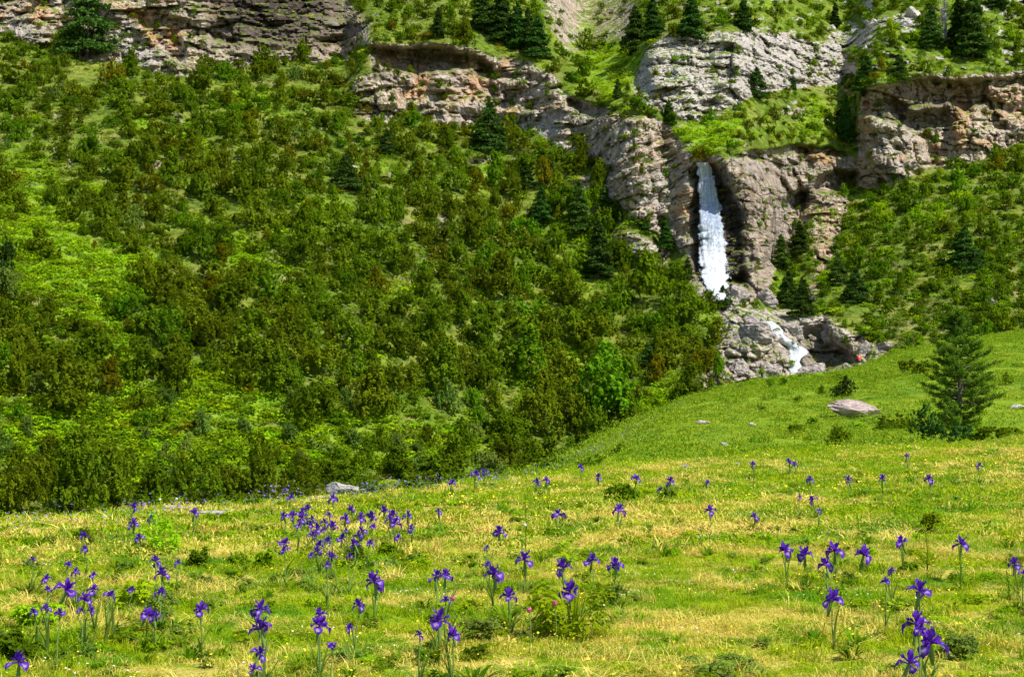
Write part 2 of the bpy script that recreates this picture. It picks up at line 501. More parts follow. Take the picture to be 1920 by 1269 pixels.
steep = np.full(PX.shape, 0.62)
def setst(mask, v):
    global steep
    m = np.clip(mask, 0, 1)
    steep = steep * (1 - m) + v * m
setst(reg([(1040, -200), (1640, -200), (1620, 290), (1500, 270), (1330, 300), (1200, 215), (1100, 190), (1060, 130)], 6, True), 0.47)
setst(cliff_tl, 1.5); setst(cliff_c, 3.5); setst(cliff_lo, 1.6); setst(cliff_m, 3.0); setst(slabs, 0.95)
setst(butt, 1.7); setst(cliff_r, 4.0); setst(base_r, 0.85); setst(patchs, 1.6); setst(scar, 0.8)
fallreg = reg([(1285, 300), (1400, 300), (1420, 560), (1340, 575), (1285, 520)], 5, True)
setst(fallreg, 2.6)
setst(reg([(-640, 900), (1300, 840), (1300, 1100), (-640, 1100)], 10, True), 0.28)
steep = blur(steep, 1.2)
T = tz(PY)
dT = np.diff(T, axis=0)
sm = 0.5 * (steep[1:] + steep[:-1]); tm = 0.5 * (T[1:] + T[:-1])
lr = np.zeros_like(T)
lr[0] = np.log(r_s)
lr[1:] = lr[0][None] + np.cumsum(dT / np.maximum(sm - tm, 0.12), axis=0)
lr = gauss(lr, 5, 1)
R = np.exp(lr)
# world-size relief
Xw = R * tx(PX, PY); Zw = CAMZ + R * T
soft = 1 - rock
R += soft * (2.2 * fbm(Xw / 22, Zw / 14, 0, 3, 41) + 0.7 * fbm(Xw / 6, Zw / 4, R / 8, 3, 43))
blocky = ridged(Xw / 7.5, Zw / 5.5, R / 9, 5, 51)
fine = ridged(Xw / 2.1, Zw / 1.5, R / 3, 4, 52)
strata = vnoise(Xw / 30, Zw / 0.95 + 0.6 * fbm(Xw / 9, Zw / 9, 0, 2, 3), 0, 53)
vert = vnoise(Xw / 2.6 + 0.5 * fbm(Xw / 4, Zw / 4, 0, 2, 4), Zw / 14, 0, 54)
def groove(q, wdt): return np.clip(1 - np.abs(q) / wdt, 0, 1)
crev = groove(fbm(Xw / 4.2, Zw / 3.4, R / 9, 3, 55), 0.10) * 1.0 + groove(fbm(Xw / 1.7, Zw / 1.2, R / 5, 2, 56), 0.12) * 0.6 + groove(vnoise(Xw / 2.0 + 0.7 * fbm(Xw / 3, Zw / 3, 0, 2, 58), Zw / 9, 0, 57), 0.09) * 0.7
cave = np.clip(fbm(Xw / 5.5, Zw / 3.2, R / 12, 3, 59) - 0.18, 0, 0.35) * 7.0
wx = Xw + 1.2 * fbm(Xw / 6, Zw / 6, 1, 3, 62); wz = Zw - 0.10 * Xw + 0.9 * fbm(Xw / 7, Zw / 5, 2, 3, 63)
rel = 0
for k, (cw, ch, am) in enumerate(((6.5, 3.6, 2.6), (2.6, 1.5, 1.35), (1.15, 0.62, 0.55))):
    v_, t1, t2, e_ = cells(wx / cw + 7 * k, wz / ch + 3 * k, 640 + 10 * k)
    rel = rel + am * (v_ + 0.9 * t1 + 1.1 * t2) - 0.28 * am * np.clip(1 - e_ / 0.10, 0, 1)
# bedding: courses that stand out and fall back
massive = np.clip(cliff_m + butt + base_r + slot + cliff_c * .4 + cliff_r * .5, 0, 1)
rel = rel * (1 - 0.35 * massive) + (1 - 0.75 * massive) * (1.0 * strata + 0.35 * vnoise(Xw / 12, wz / 0.42, 0, 66)) + massive * (0.9 * fbm(Xw / 3.0, Zw / 3.4, R / 8, 4, 67) + 0.5 * ridged(Xw / 1.3, Zw / 1.6, 0, 3, 68))
R -= rock * (0.75 * blocky + 0.35 * fine + rel + 0.5 * vert) - rock * (0.8 * crev + cave)
# the buttress right of the fall stands no nearer than the cliff on its left
R += 13 * reg([(1350, 235), (1640, 230), (1640, 470), (1540, 560), (1380, 570), (1345, 400)], 16, True)
R -= slabs * (1.1 * vnoise(Xw / 30, Zw / 1.6 + Xw / 18, 0, 91))

R -= 15 * reg([(1010, 150), (1120, 150), (1190, 250), (1190, 430), (1080, 430), (1010, 300)], 17, True)
R += 5 * reg([(1240, 200), (1330, 260), (1330, 520), (1240, 500)], 9, True)
R += 7 * reg([(1760, 90), (2540, 90), (2540, 400), (1760, 400)], 24, True)
def recess(pts, d, s=1.2, raw=False):
    global R
    R = R + d * reg(pts, s, raw)
# the slot the fall drops through, and its dark side walls
recess([(1300, 318), (1346, 314), (1364, 350), (1384, 400), (1396, 470), (1400, 540), (1372, 556), (1300, 520), (1294, 430), (1298, 360)], 5.2, 3.0)
recess([(1303, 302), (1338, 302), (1346, 325), (1300, 325)], 1.0, 2.0)
# overhangs under the cliff lips
recess([(690, 88), (770, 86), (850, 92), (930, 118), (920, 134), (850, 128), (770, 134), (712, 128)], 6.0)
recess([(770, 130), (812, 134), (800, 168), (776, 158)], 3.0)
recess([(855, 128), (925, 132), (1000, 140), (1040, 150), (930, 150), (934, 190), (922, 196), (918, 150), (880, 140)], 2.6, 1)
recess([(1058, 186), (1110, 194), (1140, 200), (1140, 214), (1108, 222), (1080, 216), (1060, 200)], 5.5)
recess([(1140, 200), (1205, 208), (1222, 218), (1150, 216)], 2.4)
recess([(1616, 166), (1700, 152), (1790, 150), (1850, 148), (1852, 196), (1810, 210), (1790, 190), (1740, 200), (1700, 205), (1690, 230), (1640, 215), (1620, 210)], 5.0)
recess([(1690, 215), (1780, 200), (1792, 270), (1760, 300), (1742, 310), (1728, 270), (1700, 240)], 4.5, 2)
recess([(1850, 148), (1990, 146), (1990, 158), (1920, 160), (1860, 166)], 3.0)
recess([(1850, 190), (1990, 186), (1990, 200), (1900, 212), (1860, 206)], 3.0)
recess([(1402, 284), (1480, 276), (1560, 280), (1590, 292), (1500, 290), (1410, 296)], 3.0, 1)
recess([(1525, 335), (1560, 322), (1604, 318), (1596, 348), (1548, 362), (1524, 352)], 6.0, 1.5)
recess([(1455, 380), (1492, 358), (1522, 352), (1510, 392), (1490, 420), (1478, 470), (1446, 500), (1452, 420)], 6.0, 2)
recess([(1430, 500), (1480, 470), (1520, 520), (1500, 590), (1440, 590)], 4.0, 3)
recess([(1500, 612), (1540, 600), (1560, 640), (1600, 660), (1604, 684), (1530, 690), (1506, 660)], 5.5, 2)
recess([(240, 20), (300, 24), (350, 40), (430, 70), (470, 80), (400, 74), (340, 62), (352, 90), (330, 120), (300, 86), (262, 44)], 3.2, 1)
recess([(112, 0), (160, -20), (200, 40), (180, 80), (160, 110), (120, 80)], 4.5, 3)
recess([(500, -20), (660, -30), (690, 20), (600, 40), (520, 20)], 3.0, 3)
recess([(600, 78), (640, 70), (680, 85), (650, 130), (610, 110)], 3.5, 2)
recess([(1180, 130), (1206, 105), (1225, 165), (1190, 190)], 3.5, 1.5)
# rock noses that stand proud
recess([(1340, 300), (1420, 290), (1440, 380), (1400, 420), (1376, 400)], -3.2, 4)
recess([(1620, 215), (1672, 218), (1700, 330), (1620, 345)], -2.5, 4)
recess([(1400, 600), (1470, 620), (1480, 690), (1420, 700), (1390, 650)], -2.0, 3)

Xw = R * tx(PX, PY); Zw = CAMZ + R * T
MP = np.stack([Xw, R, Zw], -1)
fern = np.clip(reg([(1090, 100), (1150, 82), (1205, 95), (1200, 130), (1180, 175), (1150, 190), (1110, 160), (1085, 130)], 4)
    + reg([(1260, 235), (1330, 225), (1400, 225), (1380, 250), (1330, 300), (1300, 300), (1270, 270)], 4)
    + reg([(1340, 235), (1600, 200), (1610, 260), (1440, 262), (1340, 290)], 5) * 0.15
    + reg([(0, 455), (70, 440), (150, 480), (230, 470), (300, 490), (290, 540), (200, 560), (170, 610), (120, 540), (40, 540)], 5)
    + reg([(200, 600), (240, 620), (250, 740), (225, 760)], 4) + reg([(490, 480), (545, 495), (560, 560), (540, 575), (515, 530)], 4) + reg([(690, 535), (780, 525), (790, 560), (720, 575)], 4) + reg([(560, 380), (640, 370), (650, 400), (580, 410)], 4) * .8 + reg([(900, 500), (990, 505), (1000, 530), (910, 530)], 4) * .7 + reg([(390, 170), (520, 180), (560, 215), (420, 205)], 5) * .7
    + reg([(0, 270), (90, 300), (150, 420), (180, 470), (200, 560), (240, 700), (160, 640), (60, 560), (0, 540)], 8) * 0.8
    + reg([(340, 690), (420, 700), (500, 720), (520, 760), (440, 780), (330, 760)], 5)
    + reg([(180, 480), (300, 500), (300, 560), (190, 560)], 6)
    + reg([(0, 730), (300, 740), (560, 770), (900, 790), (920, 880), (500, 890), (0, 870)], 8) * 0.6
    + reg([(1200, 720), (1290, 720), (1260, 770), (1180, 760)], 5)
    + reg([(1040, 640), (1130, 650), (1110, 690), (1050, 680)], 4)
    + reg([(1280, 0), (1920, 0), (1920, 130), (1620, 130), (1590, 60), (1400, 50), (1290, 50)], 6) * 0.2
    + np.clip(fbm(PX / 90, PY / 60, 11, 3, 21) * 2.4 - 0.55, 0, 1) * 0.7, 0, 1)
dry = np.clip(np.clip(fbm(PX / 70, PY / 22, 5, 3, 61) * 3 - 1.1, 0, 1) * 0.7 + reg([(500, 470), (560, 490), (560, 560), (520, 540)], 4) * 0.6 + reg([(700, 530), (780, 525), (790, 560), (720, 570)], 4) * 0.5
    + reg([(1640, 600), (1740, 560), (1800, 560), (1840, 600), (1700, 650)], 5) * 0.4, 0, 1)
orange = np.clip(np.clip(fbm(PX / 40, PY / 30, 8, 3, 88) * 4 - 1.3, 0, 1) * (cliff_c + cliff_r * .7 + cliff_tl * .6 + butt * .6 + cliff_m * .35) * 0.7 + reg([(250, 25), (272, 22), (300, 80), (280, 90)], 2) + reg([(310, 50), (345, 55), (335, 95), (318, 90)], 2) + reg([(50, 0), (90, 0), (85, 50), (60, 40)], 3) * 0.8
    + reg([(780, 140), (812, 150), (800, 190), (775, 180)], 2) + reg([(870, 135), (922, 135), (915, 175), (880, 185)], 3) * 0.7
    + reg([(1000, 195), (1060, 195), (1060, 205), (1000, 205)], 2) * 0.6 + reg([(1500, 285), (1565, 288), (1555, 312), (1520, 300)], 2)
    + reg([(1620, 180), (1645, 190), (1625, 260), (1616, 240)], 2) * 0.7 + reg([(1790, 150), (1815, 200), (1810, 280), (1792, 275)], 2) * 0.8
    + reg([(1268, 350), (1296, 360), (1294, 440), (1272, 420)], 3) * 0.7 + reg([(1328, 305), (1348, 305), (1345, 320), (1330, 318)], 1)
    + reg([(1530, 380), (1570, 400), (1550, 500), (1530, 570), (1520, 540)], 3) * 0.45
    + reg([(1700, 160), (1990, 165), (1990, 186), (1860, 190), (1700, 180)], 4) * 0.5 + reg([(1850, 210), (1990, 205), (1990, 226), (1860, 222)], 3) * 0.5
    + reg([(1366, 480), (1392, 500), (1388, 540), (1366, 530)], 2) * 0.6, 0, 1)
pale = np.clip(slabs * 0.8 + rubble + reg([(950, 215), (1040, 230), (1075, 290), (1010, 250), (950, 235)], 4) * 0.9 + reg([(1190, 330), (1290, 330), (1280, 450), (1200, 400)], 6) * 0.6
    + reg([(205, 40), (250, 40), (300, 130), (340, 140), (220, 118)], 5) * 0.8 + reg([(0, 30), (70, 30), (80, 80), (0, 70)], 5) * 0.6 + blocks + base_r * 0.35 + patchs * 0.5
    + reg([(1640, 220), (1690, 230), (1720, 320), (1640, 345)], 5) * 0.4, 0, 1)
wet_and_shade = reg([(1296, 318), (1344, 316), (1364, 355), (1388, 400), (1402, 470), (1404, 545), (1380, 560), (1300, 520), (1290, 430), (1300, 360)], 2)
wet_and_shade = np.clip(wet_and_shade * 0.9 + reg([(700, 92), (880, 96), (860, 128), (720, 128)], 3) * 0.6 + reg([(1060, 190), (1140, 200), (1130, 218), (1080, 214)], 2) * 0.6  # shade painted into the overhangs and pool hollow, besides soaked slot and dark rock
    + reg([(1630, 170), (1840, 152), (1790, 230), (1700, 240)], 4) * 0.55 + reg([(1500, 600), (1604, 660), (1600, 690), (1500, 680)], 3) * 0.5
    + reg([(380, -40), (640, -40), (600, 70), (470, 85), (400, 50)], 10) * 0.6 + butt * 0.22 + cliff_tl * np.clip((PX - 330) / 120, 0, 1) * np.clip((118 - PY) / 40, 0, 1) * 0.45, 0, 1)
me = mesh_np('mountainside', MP.reshape(-1, 3), grid_faces(NR, len(PXc))[:, ::-1], MOUNT, True)
fr_ = (rock[:-1, :-1] < 0.5).ravel()
me.polygons.foreach_set('use_smooth', fr_)
for nme, A in (('rock', rock), ('fern', fern), ('dry', dry), ('orange', orange), ('pale', pale), ('wet_and_shade', wet_and_shade)):
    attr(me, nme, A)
mountain = tag(link('mountainside', me), kind='structure')

def m_idx(px, py):
    j = int(np.clip(np.searchsorted(PXc, px), 1, len(PXc) - 1))
    v = (py - py_s[j]) / (-140 - py_s[j]) * (NR - 1)
    return int(np.clip(round(v), 0, NR - 1)), j
def on_mountain(px, py):
    i, j = m_idx(px, py)
    return Vector(MP[i, j])

# ------------------------------------------------------------------ near ground: meadow and grassy hill
cols = [-620, 0, 320, 480, 640, 800, 960, 1040, 1100, 1200, 1300, 1400, 1500, 1580, 1640, 1700, 1800, 1920, 2540]
yC = [998, 978, 957, 946, 938, 918, 903, 898, 888, 878, 868, 860, 852, 846, 842, 840, 835, 829, 815]
rC = [17, 18, 20, 21, 22, 23, 25, 26, 27, 28, 29, 30, 31, 32, 32, 32, 32, 32, 32]
yF = [1000, 979, 953, 936, 917, 903, 890, 870, 835, 779, 738, 714, 702, 696, 675, 650, 632, 616, 568]
rF = [34, 36, 40, 43, 46, 50, 54, 58, 62, 68, 74, 79, 83, 86, 88, 90, 92, 94, 96]
RG = np.exp(np.linspace(math.log(0.6), math.log(210), 420))
CG = np.arange(-640, 2561, 20.0)
ZT = []
for k, c in enumerate(cols):
    i = np.argmin(abs(PXc - c))
    zc = CAMZ + rC[k] * tz(yC[k]); zf = CAMZ + rF[k] * tz(yF[k])
    rm = MP[0, i, 1]; zm = MP[0, i, 2]
    dip = 0.35 if c > 1000 else 0.45
    rd = rC[k] + (rF[k] - rC[k]) * 0.22
    zd = zc - dip + 0.0
    re_ = rC[k] + (rF[k] - rC[k]) * 0.62
    ze = zd + (zf - zd) * (0.66 if c > 1000 else 0.75)
    pts = [(0.6, 0.0), (3, 0.0), (7, CAMZ + 7 * float(tz(1269))), (rC[k] * 0.75, (zc * 0.6)), (rC[k], zc), (rd, zd), (re_, ze), (rF[k], zf),
           (rF[k] * 1.12, zf - 1.0), (rF[k] * 1.3, min(zf - 4, zm + 2) if c < 1000 else zf - 4), (rm + 6, zm - 0.4), (210, zm - 1.5)]
    pts = sorted(pts)
    ZT.append(np.interp(RG, [p[0] for p in pts], [p[1] for p in pts]))
ZT = gauss(np.array(ZT), 3.2, 1)
ZG = np.stack([np.interp(CG, cols, ZT[:, j]) for j in range(len(RG))], 1)
ZG = gauss(ZG, 2.0, 0)
LRG = np.log(RG)
def ground_z(x, y, micro=True):
    x = np.asarray(x, float); y = np.maximum(np.asarray(y, float), 0.61)
    c = (np.clip(CX + F * x / y, -639, 2559) + 640) / 20.0
    r = (np.log(y) - LRG[0]) / (LRG[1] - LRG[0])
    r = np.clip(r, 0, len(RG) - 1.001); c = np.clip(c, 0, len(CG) - 1.001)
    i = np.floor(c).astype(int); j = np.floor(r).astype(int); fc = c - i; fr = r - j
    z = (ZG[i, j] * (1 - fc) + ZG[i + 1, j] * fc) * (1 - fr) + (ZG[i, j + 1] * (1 - fc) + ZG[i + 1, j + 1] * fc) * fr
    k = np.clip((y - 3) / 20, 0.25, 1)
    z = z + 0.085 * k * fbm(x / 1.7, y / 1.0, 0, 3, 71) + 0.16 * np.clip((y - 18) / 30, 0, 1) * fbm(x / 5, y / 5, 0, 3, 72)
    if micro: z = z + 0.022 * fbm(x / 0.28, y / 0.28, 0, 2, 73) * np.clip(1.4 - y / 40, 0, 1)
    return z
gr = np.concatenate([np.exp(np.linspace(math.log(0.6), math.log(5), 12, endpoint=False)), np.exp(np.linspace(math.log(5), math.log(100), 620, endpoint=False)), np.linspace(100, 205, 30)])
gc = np.concatenate([np.arange(-5600, -640, 160.0), np.arange(-640, -60, 20.0), np.arange(-60, 1981, 5.0), np.arange(1990, 2561, 20.0), np.arange(2620, 7600, 160.0)])
GX = (gc[None, :] - CX) / F * gr[:, None]
GY = np.broadcast_to(gr[:, None], GX.shape)
me = mesh_np('meadow', np.stack([GX, GY, ground_z(GX, GY)], -1).reshape(-1, 3), grid_faces(len(gr), len(gc))[:, ::1], TURF, True)
tag(link('meadow', me), kind='structure')
# ground behind and beside the photographer, and beyond the valley, so that the place goes on
def rim():
    a = np.linspace(0, 2 * math.pi, 73)[:-1]
    vs, fs = [(0, 0, -0.05)], []
    for k in a:
        vs.append((60 * math.cos(k), 60 * math.sin(k) - 2, -0.05 if math.sin(k) < 0.1 else -14))
    for k in range(72):
        fs.append((0, 1 + k, 1 + (k + 1) % 72))
    return mesh_np('meadow_behind', np.array(vs), np.array(fs), TURF)
tag(link('meadow_behind', rim()), kind='structure')

# ------------------------------------------------------------------ hit the ground along a sight line
def hit_ground(px, py, h=0.0):
    r = np.exp(np.linspace(math.log(2.0), math.log(100), 900))
    zl = CAMZ + r * float(tz(py)) - h
    zg = ground_z(float(tx(px, py)) * r, r, False)
    k = np.nonzero(zl <= zg)[0]
    i = k[0] if len(k) else int(np.argmin(zl - zg))
    return float(tx(px, py)) * r[i], float(r[i])
def gpoint(px, py, h=0.0):
    x, y = hit_ground(px, py, h)
    return Vector((x, y, float(ground_z(x, y))))

# ------------------------------------------------------------------ foliage meshes
def quads(C, N, U, sx, sy, lens=True):
    """leaf-sized diamonds: centres C, normals N, up directions U, half widths sx, half heights sy"""
    N = N / (np.linalg.norm(N, axis=1, keepdims=True) + 1e-9)
    X = np.cross(U, N); X /= np.linalg.norm(X, axis=1, keepdims=True) + 1e-9
    Y = np.cross(N, X)
    sx = sx[:, None]; sy = sy[:, None]
    bend = N * sy * 0.25
    v = np.stack([C - Y * sy - bend, C + X * sx, C + Y * sy - bend, C - X * sx], 1)
    return v.reshape(-1, 3), np.arange(len(C) * 4).reshape(-1, 4)

def rdir(rng, n):
    v = rng.normal(size=(n, 3))
    return v / np.linalg.norm(v, axis=1, keepdims=True)

def shrub_arrays(seed, n, hw=1.0, lobes=12, leaf=0.045, shape='dome', upright=0.5):
    """unit-wide shrub (width 1), height hw"""
    rng = np.random.default_rng(seed)
    L, Rr = [], []
    for i in range(lobes):
        a = rng.uniform(0, 2 * math.pi)
        u = rng.uniform(0, 1) ** 0.7
        zf = rng.uniform(0.12, 0.92)
        if shape == 'cone': rad = 0.42 * (1 - zf) ** 0.8 * u
        elif shape == 'dome': rad = 0.40 * math.sqrt(max(0, 1 - zf ** 2)) * u
        else: rad = 0.46 * (1 - zf * 0.5) * u
        L.append((rad * math.cos(a), rad * math.sin(a), zf * hw * 0.82))
        Rr.append((0.12 + 0.12 * rng.random()) * (1.25 - 0.5 * zf))
    L = np.array(L); Rr = np.array(Rr)
    ns = n // 26                                   # shoots, each a small spray of leaves
    k = rng.choice(lobes, ns, p=(Rr ** 2) / (Rr ** 2).sum())
    d = rdir(rng, ns)
    d[:, 2] = np.where(d[:, 2] < -0.35, -d[:, 2], d[:, 2])
    st = np.array([1, 1, 1.35 if upright > 0.4 else 0.8])
    B = L[k] + d * (Rr[k] * rng.uniform(0.35, 1.0, ns))[:, None] * st
    A = d * (1 - upright) + np.array([0, 0, 1.0]) * upright + rdir(rng, ns) * 0.25
    A /= np.linalg.norm(A, axis=1, keepdims=True)
    ln = rng.uniform(0.04, 0.12, ns) * (1.1 if upright > 0.4 else 0.7)
    m = 26
    t = rng.random((ns, m))
    C = B[:, None] + A[:, None] * (ln[:, None] * t)[..., None] + rng.normal(size=(ns, m, 3)) * (0.016 * (1.25 - t))[..., None]
    C = C.reshape(-1, 3); C[:, 2] = np.maximum(C[:, 2], 0.01)
    dd = np.repeat(d, m, 0); AA = np.repeat(A, m, 0); q = len(C)
    Nn = dd * 1.1 + rdir(rng, q) * 0.5 + np.array([0, 0, 0.35])
    U = AA + rdir(rng, q) * 0.55
    s = leaf * rng.uniform(0.55, 1.35, q)
    return quads(C, Nn, U, s * 0.5, s)

VARS = []
for i in range(4): VARS.append(('dome', shrub_arrays(100 + i, 5200, 0.95, 20, 0.026, 'dome', 0.6)))
for i in range(4): VARS.append(('cone', shrub_arrays(120 + i, 5200, 1.25, 20, 0.026, 'cone', 0.7)))
for i in range(3): VARS.append(('low', shrub_arrays(140 + i, 3600, 0.55, 16, 0.028, 'low', 0.3)))
SHRUB = {}
def shrub_mesh(v, kind):
    if (v, kind) not in SHRUB:
        V, Fc = VARS[v][1]
        SHRUB[(v, kind)] = mesh_np('shrub_foliage', V, Fc, LEAF[kind])
    return SHRUB[(v, kind)]
DOME, CONE, LOW = [0, 1, 2, 3], [4, 5, 6, 7], [8, 9, 10]

def tube(pts, rad, nseg=7):
    """tapered tube through points"""
    vs = []
    P = [Vector(p) for p in pts]
    for i, p in enumerate(P):
        d = (P[min(i + 1, len(P) - 1)] - P[max(i - 1, 0)]).normalized()
        a = d.orthogonal().normalized(); b = d.cross(a)
        for k in range(nseg):
            t = 2 * math.pi * k / nseg
            vs.append(p + (a * math.cos(t) + b * math.sin(t)) * rad[i])
    fs = []
    for i in range(len(P) - 1):
        for k in range(nseg):
            q = i * nseg
            fs.append((q + k, q + (k + 1) % nseg, q + nseg + (k + 1) % nseg, q + nseg + k))
    return np.array([tuple(v) for v in vs]), np.array(fs)
def merge(parts):
    V, Fc, o = [], [], 0
    for v, f in parts:
        V.append(v); Fc.append(f + o); o += len(v)
    return np.concatenate(V), np.concatenate(Fc)

def pine_arrays(seed, n=3200, slim=1.0, bare=0.06):
    """unit-high conifer: whorls of drooping boughs"""
    rng = np.random.default_rng(seed)
    C, Nn, U = [], [], []
    nb = 80
    for i in range(nb):
        z = bare + (1 - bare) * (i + rng.random()) / nb
        env = (0.23 * slim) * (1 - z) ** 0.62 * (0.55 + 0.75 * rng.random()) + 0.012
        a = rng.uniform(0, 2 * math.pi)
        m = max(8, int(n / nb * (1.6 - 1.2 * z)))
        t = rng.uniform(0.15, 1.0, m) ** 0.7
        w_ = env * 0.30
        side = rng.normal(0, 1, m) * w_ * (1.1 - t * 0.6)
        x = math.cos(a) * env * t - math.sin(a) * side
        y = math.sin(a) * env * t + math.cos(a) * side
        zz = z + 0.04 * (1 - z) - 0.16 * env * t - rng.random(m) * 0.022 + rng.normal(0, .014, m)
        C.append(np.stack([x, y, zz], 1))
        d = np.array([math.cos(a), math.sin(a), 0.1])
        Nn.append(rdir(rng, m) * 0.8 + np.array([0, 0, 0.8]) + d * 0.3)
        U.append(np.tile(d, (m, 1)) + rdir(rng, m) * 0.5)
    C = np.concatenate(C); Nn = np.concatenate(Nn); U = np.concatenate(U)
    s = rng.uniform(0.014, 0.030, len(C))
    return quads(C, Nn, U, s * 0.6, s * 1.1)
PINES = [mesh_np('pine_crown', *pine_arrays(200 + i, 8500, sl), LEAF[PINE]) for i, sl in enumerate((0.85, 1.05, 1.2, 1.05, 1.65, 2.0))]
PTRUNK = mesh_np('pine_trunk', *tube([(0, 0, -0.03), (0.004, 0, 0.3), (-0.003, 0.003, 0.7), (0, 0, 0.97)], [0.022, 0.017, 0.009, 0.002]), BARK)

# ------------------------------------------------------------------ scatter of instances (stuff only)
def scatter(name, protos, pts, rot, scl, idx, kindlabel=None):
    """one object whose geometry nodes stand the prototype meshes on its points"""
    pc = bpy.data.collections.new(name + '_kinds')
    for i, m in enumerate(protos):
        o = bpy.data.objects.new('%s_%02d' % (name, i), m)
        pc.objects.link(o)
    me = bpy.data.meshes.new(name)
    me.vertices.add(len(pts))
    me.vertices.foreach_set('co', np.asarray(pts, np.float32).ravel())
    for nm, typ, key, val in (('rot', 'FLOAT_VECTOR', 'vector', rot), ('scl', 'FLOAT_VECTOR', 'vector', scl)):
        a = me.attributes.new(nm, typ, 'POINT'); a.data.foreach_set(key, np.asarray(val, np.float32).ravel())
    a = me.attributes.new('pick', 'INT', 'POINT'); a.data.foreach_set('value', np.asarray(idx, np.int32))
    o = link(name, me)
    g = bpy.data.node_groups.new(name + '_scatter', 'GeometryNodeTree')
    g.interface.new_socket('Geometry', in_out='INPUT', socket_type='NodeSocketGeometry')
    g.interface.new_socket('Geometry', in_out='OUTPUT', socket_type='NodeSocketGeometry')
    gi = g.nodes.new('NodeGroupInput'); go = g.nodes.new('NodeGroupOutput')
    ip = g.nodes.new('GeometryNodeInstanceOnPoints')
    ci = g.nodes.new('GeometryNodeCollectionInfo')
    ci.inputs['Collection'].default_value = pc
    ci.inputs['Separate Children'].default_value = True
    ci.inputs['Reset Children'].default_value = True
    def na(nm, t):
        n = g.nodes.new('GeometryNodeInputNamedAttribute'); n.data_type = t; n.inputs['Name'].default_value = nm
        return n.outputs['Attribute']
    g.links.new(gi.outputs[0], ip.inputs['Points'])
    g.links.new(ci.outputs[0], ip.inputs['Instance'])
    ip.inputs['Pick Instance'].default_value = True
    g.links.new(na('pick', 'INT'), ip.inputs['Instance Index'])
    er = g.nodes.new('FunctionNodeEulerToRotation')
    g.links.new(na('rot', 'FLOAT_VECTOR'), er.inputs[0])
    g.links.new(er.outputs[0], ip.inputs['Rotation'])
    g.links.new(na('scl', 'FLOAT_VECTOR'), ip.inputs['Scale'])
    g.links.new(ip.outputs[0], go.inputs[0])
    md = o.modifiers.new('scatter', 'NODES'); md.node_group = g
    o['kind'] = 'stuff'
    return o

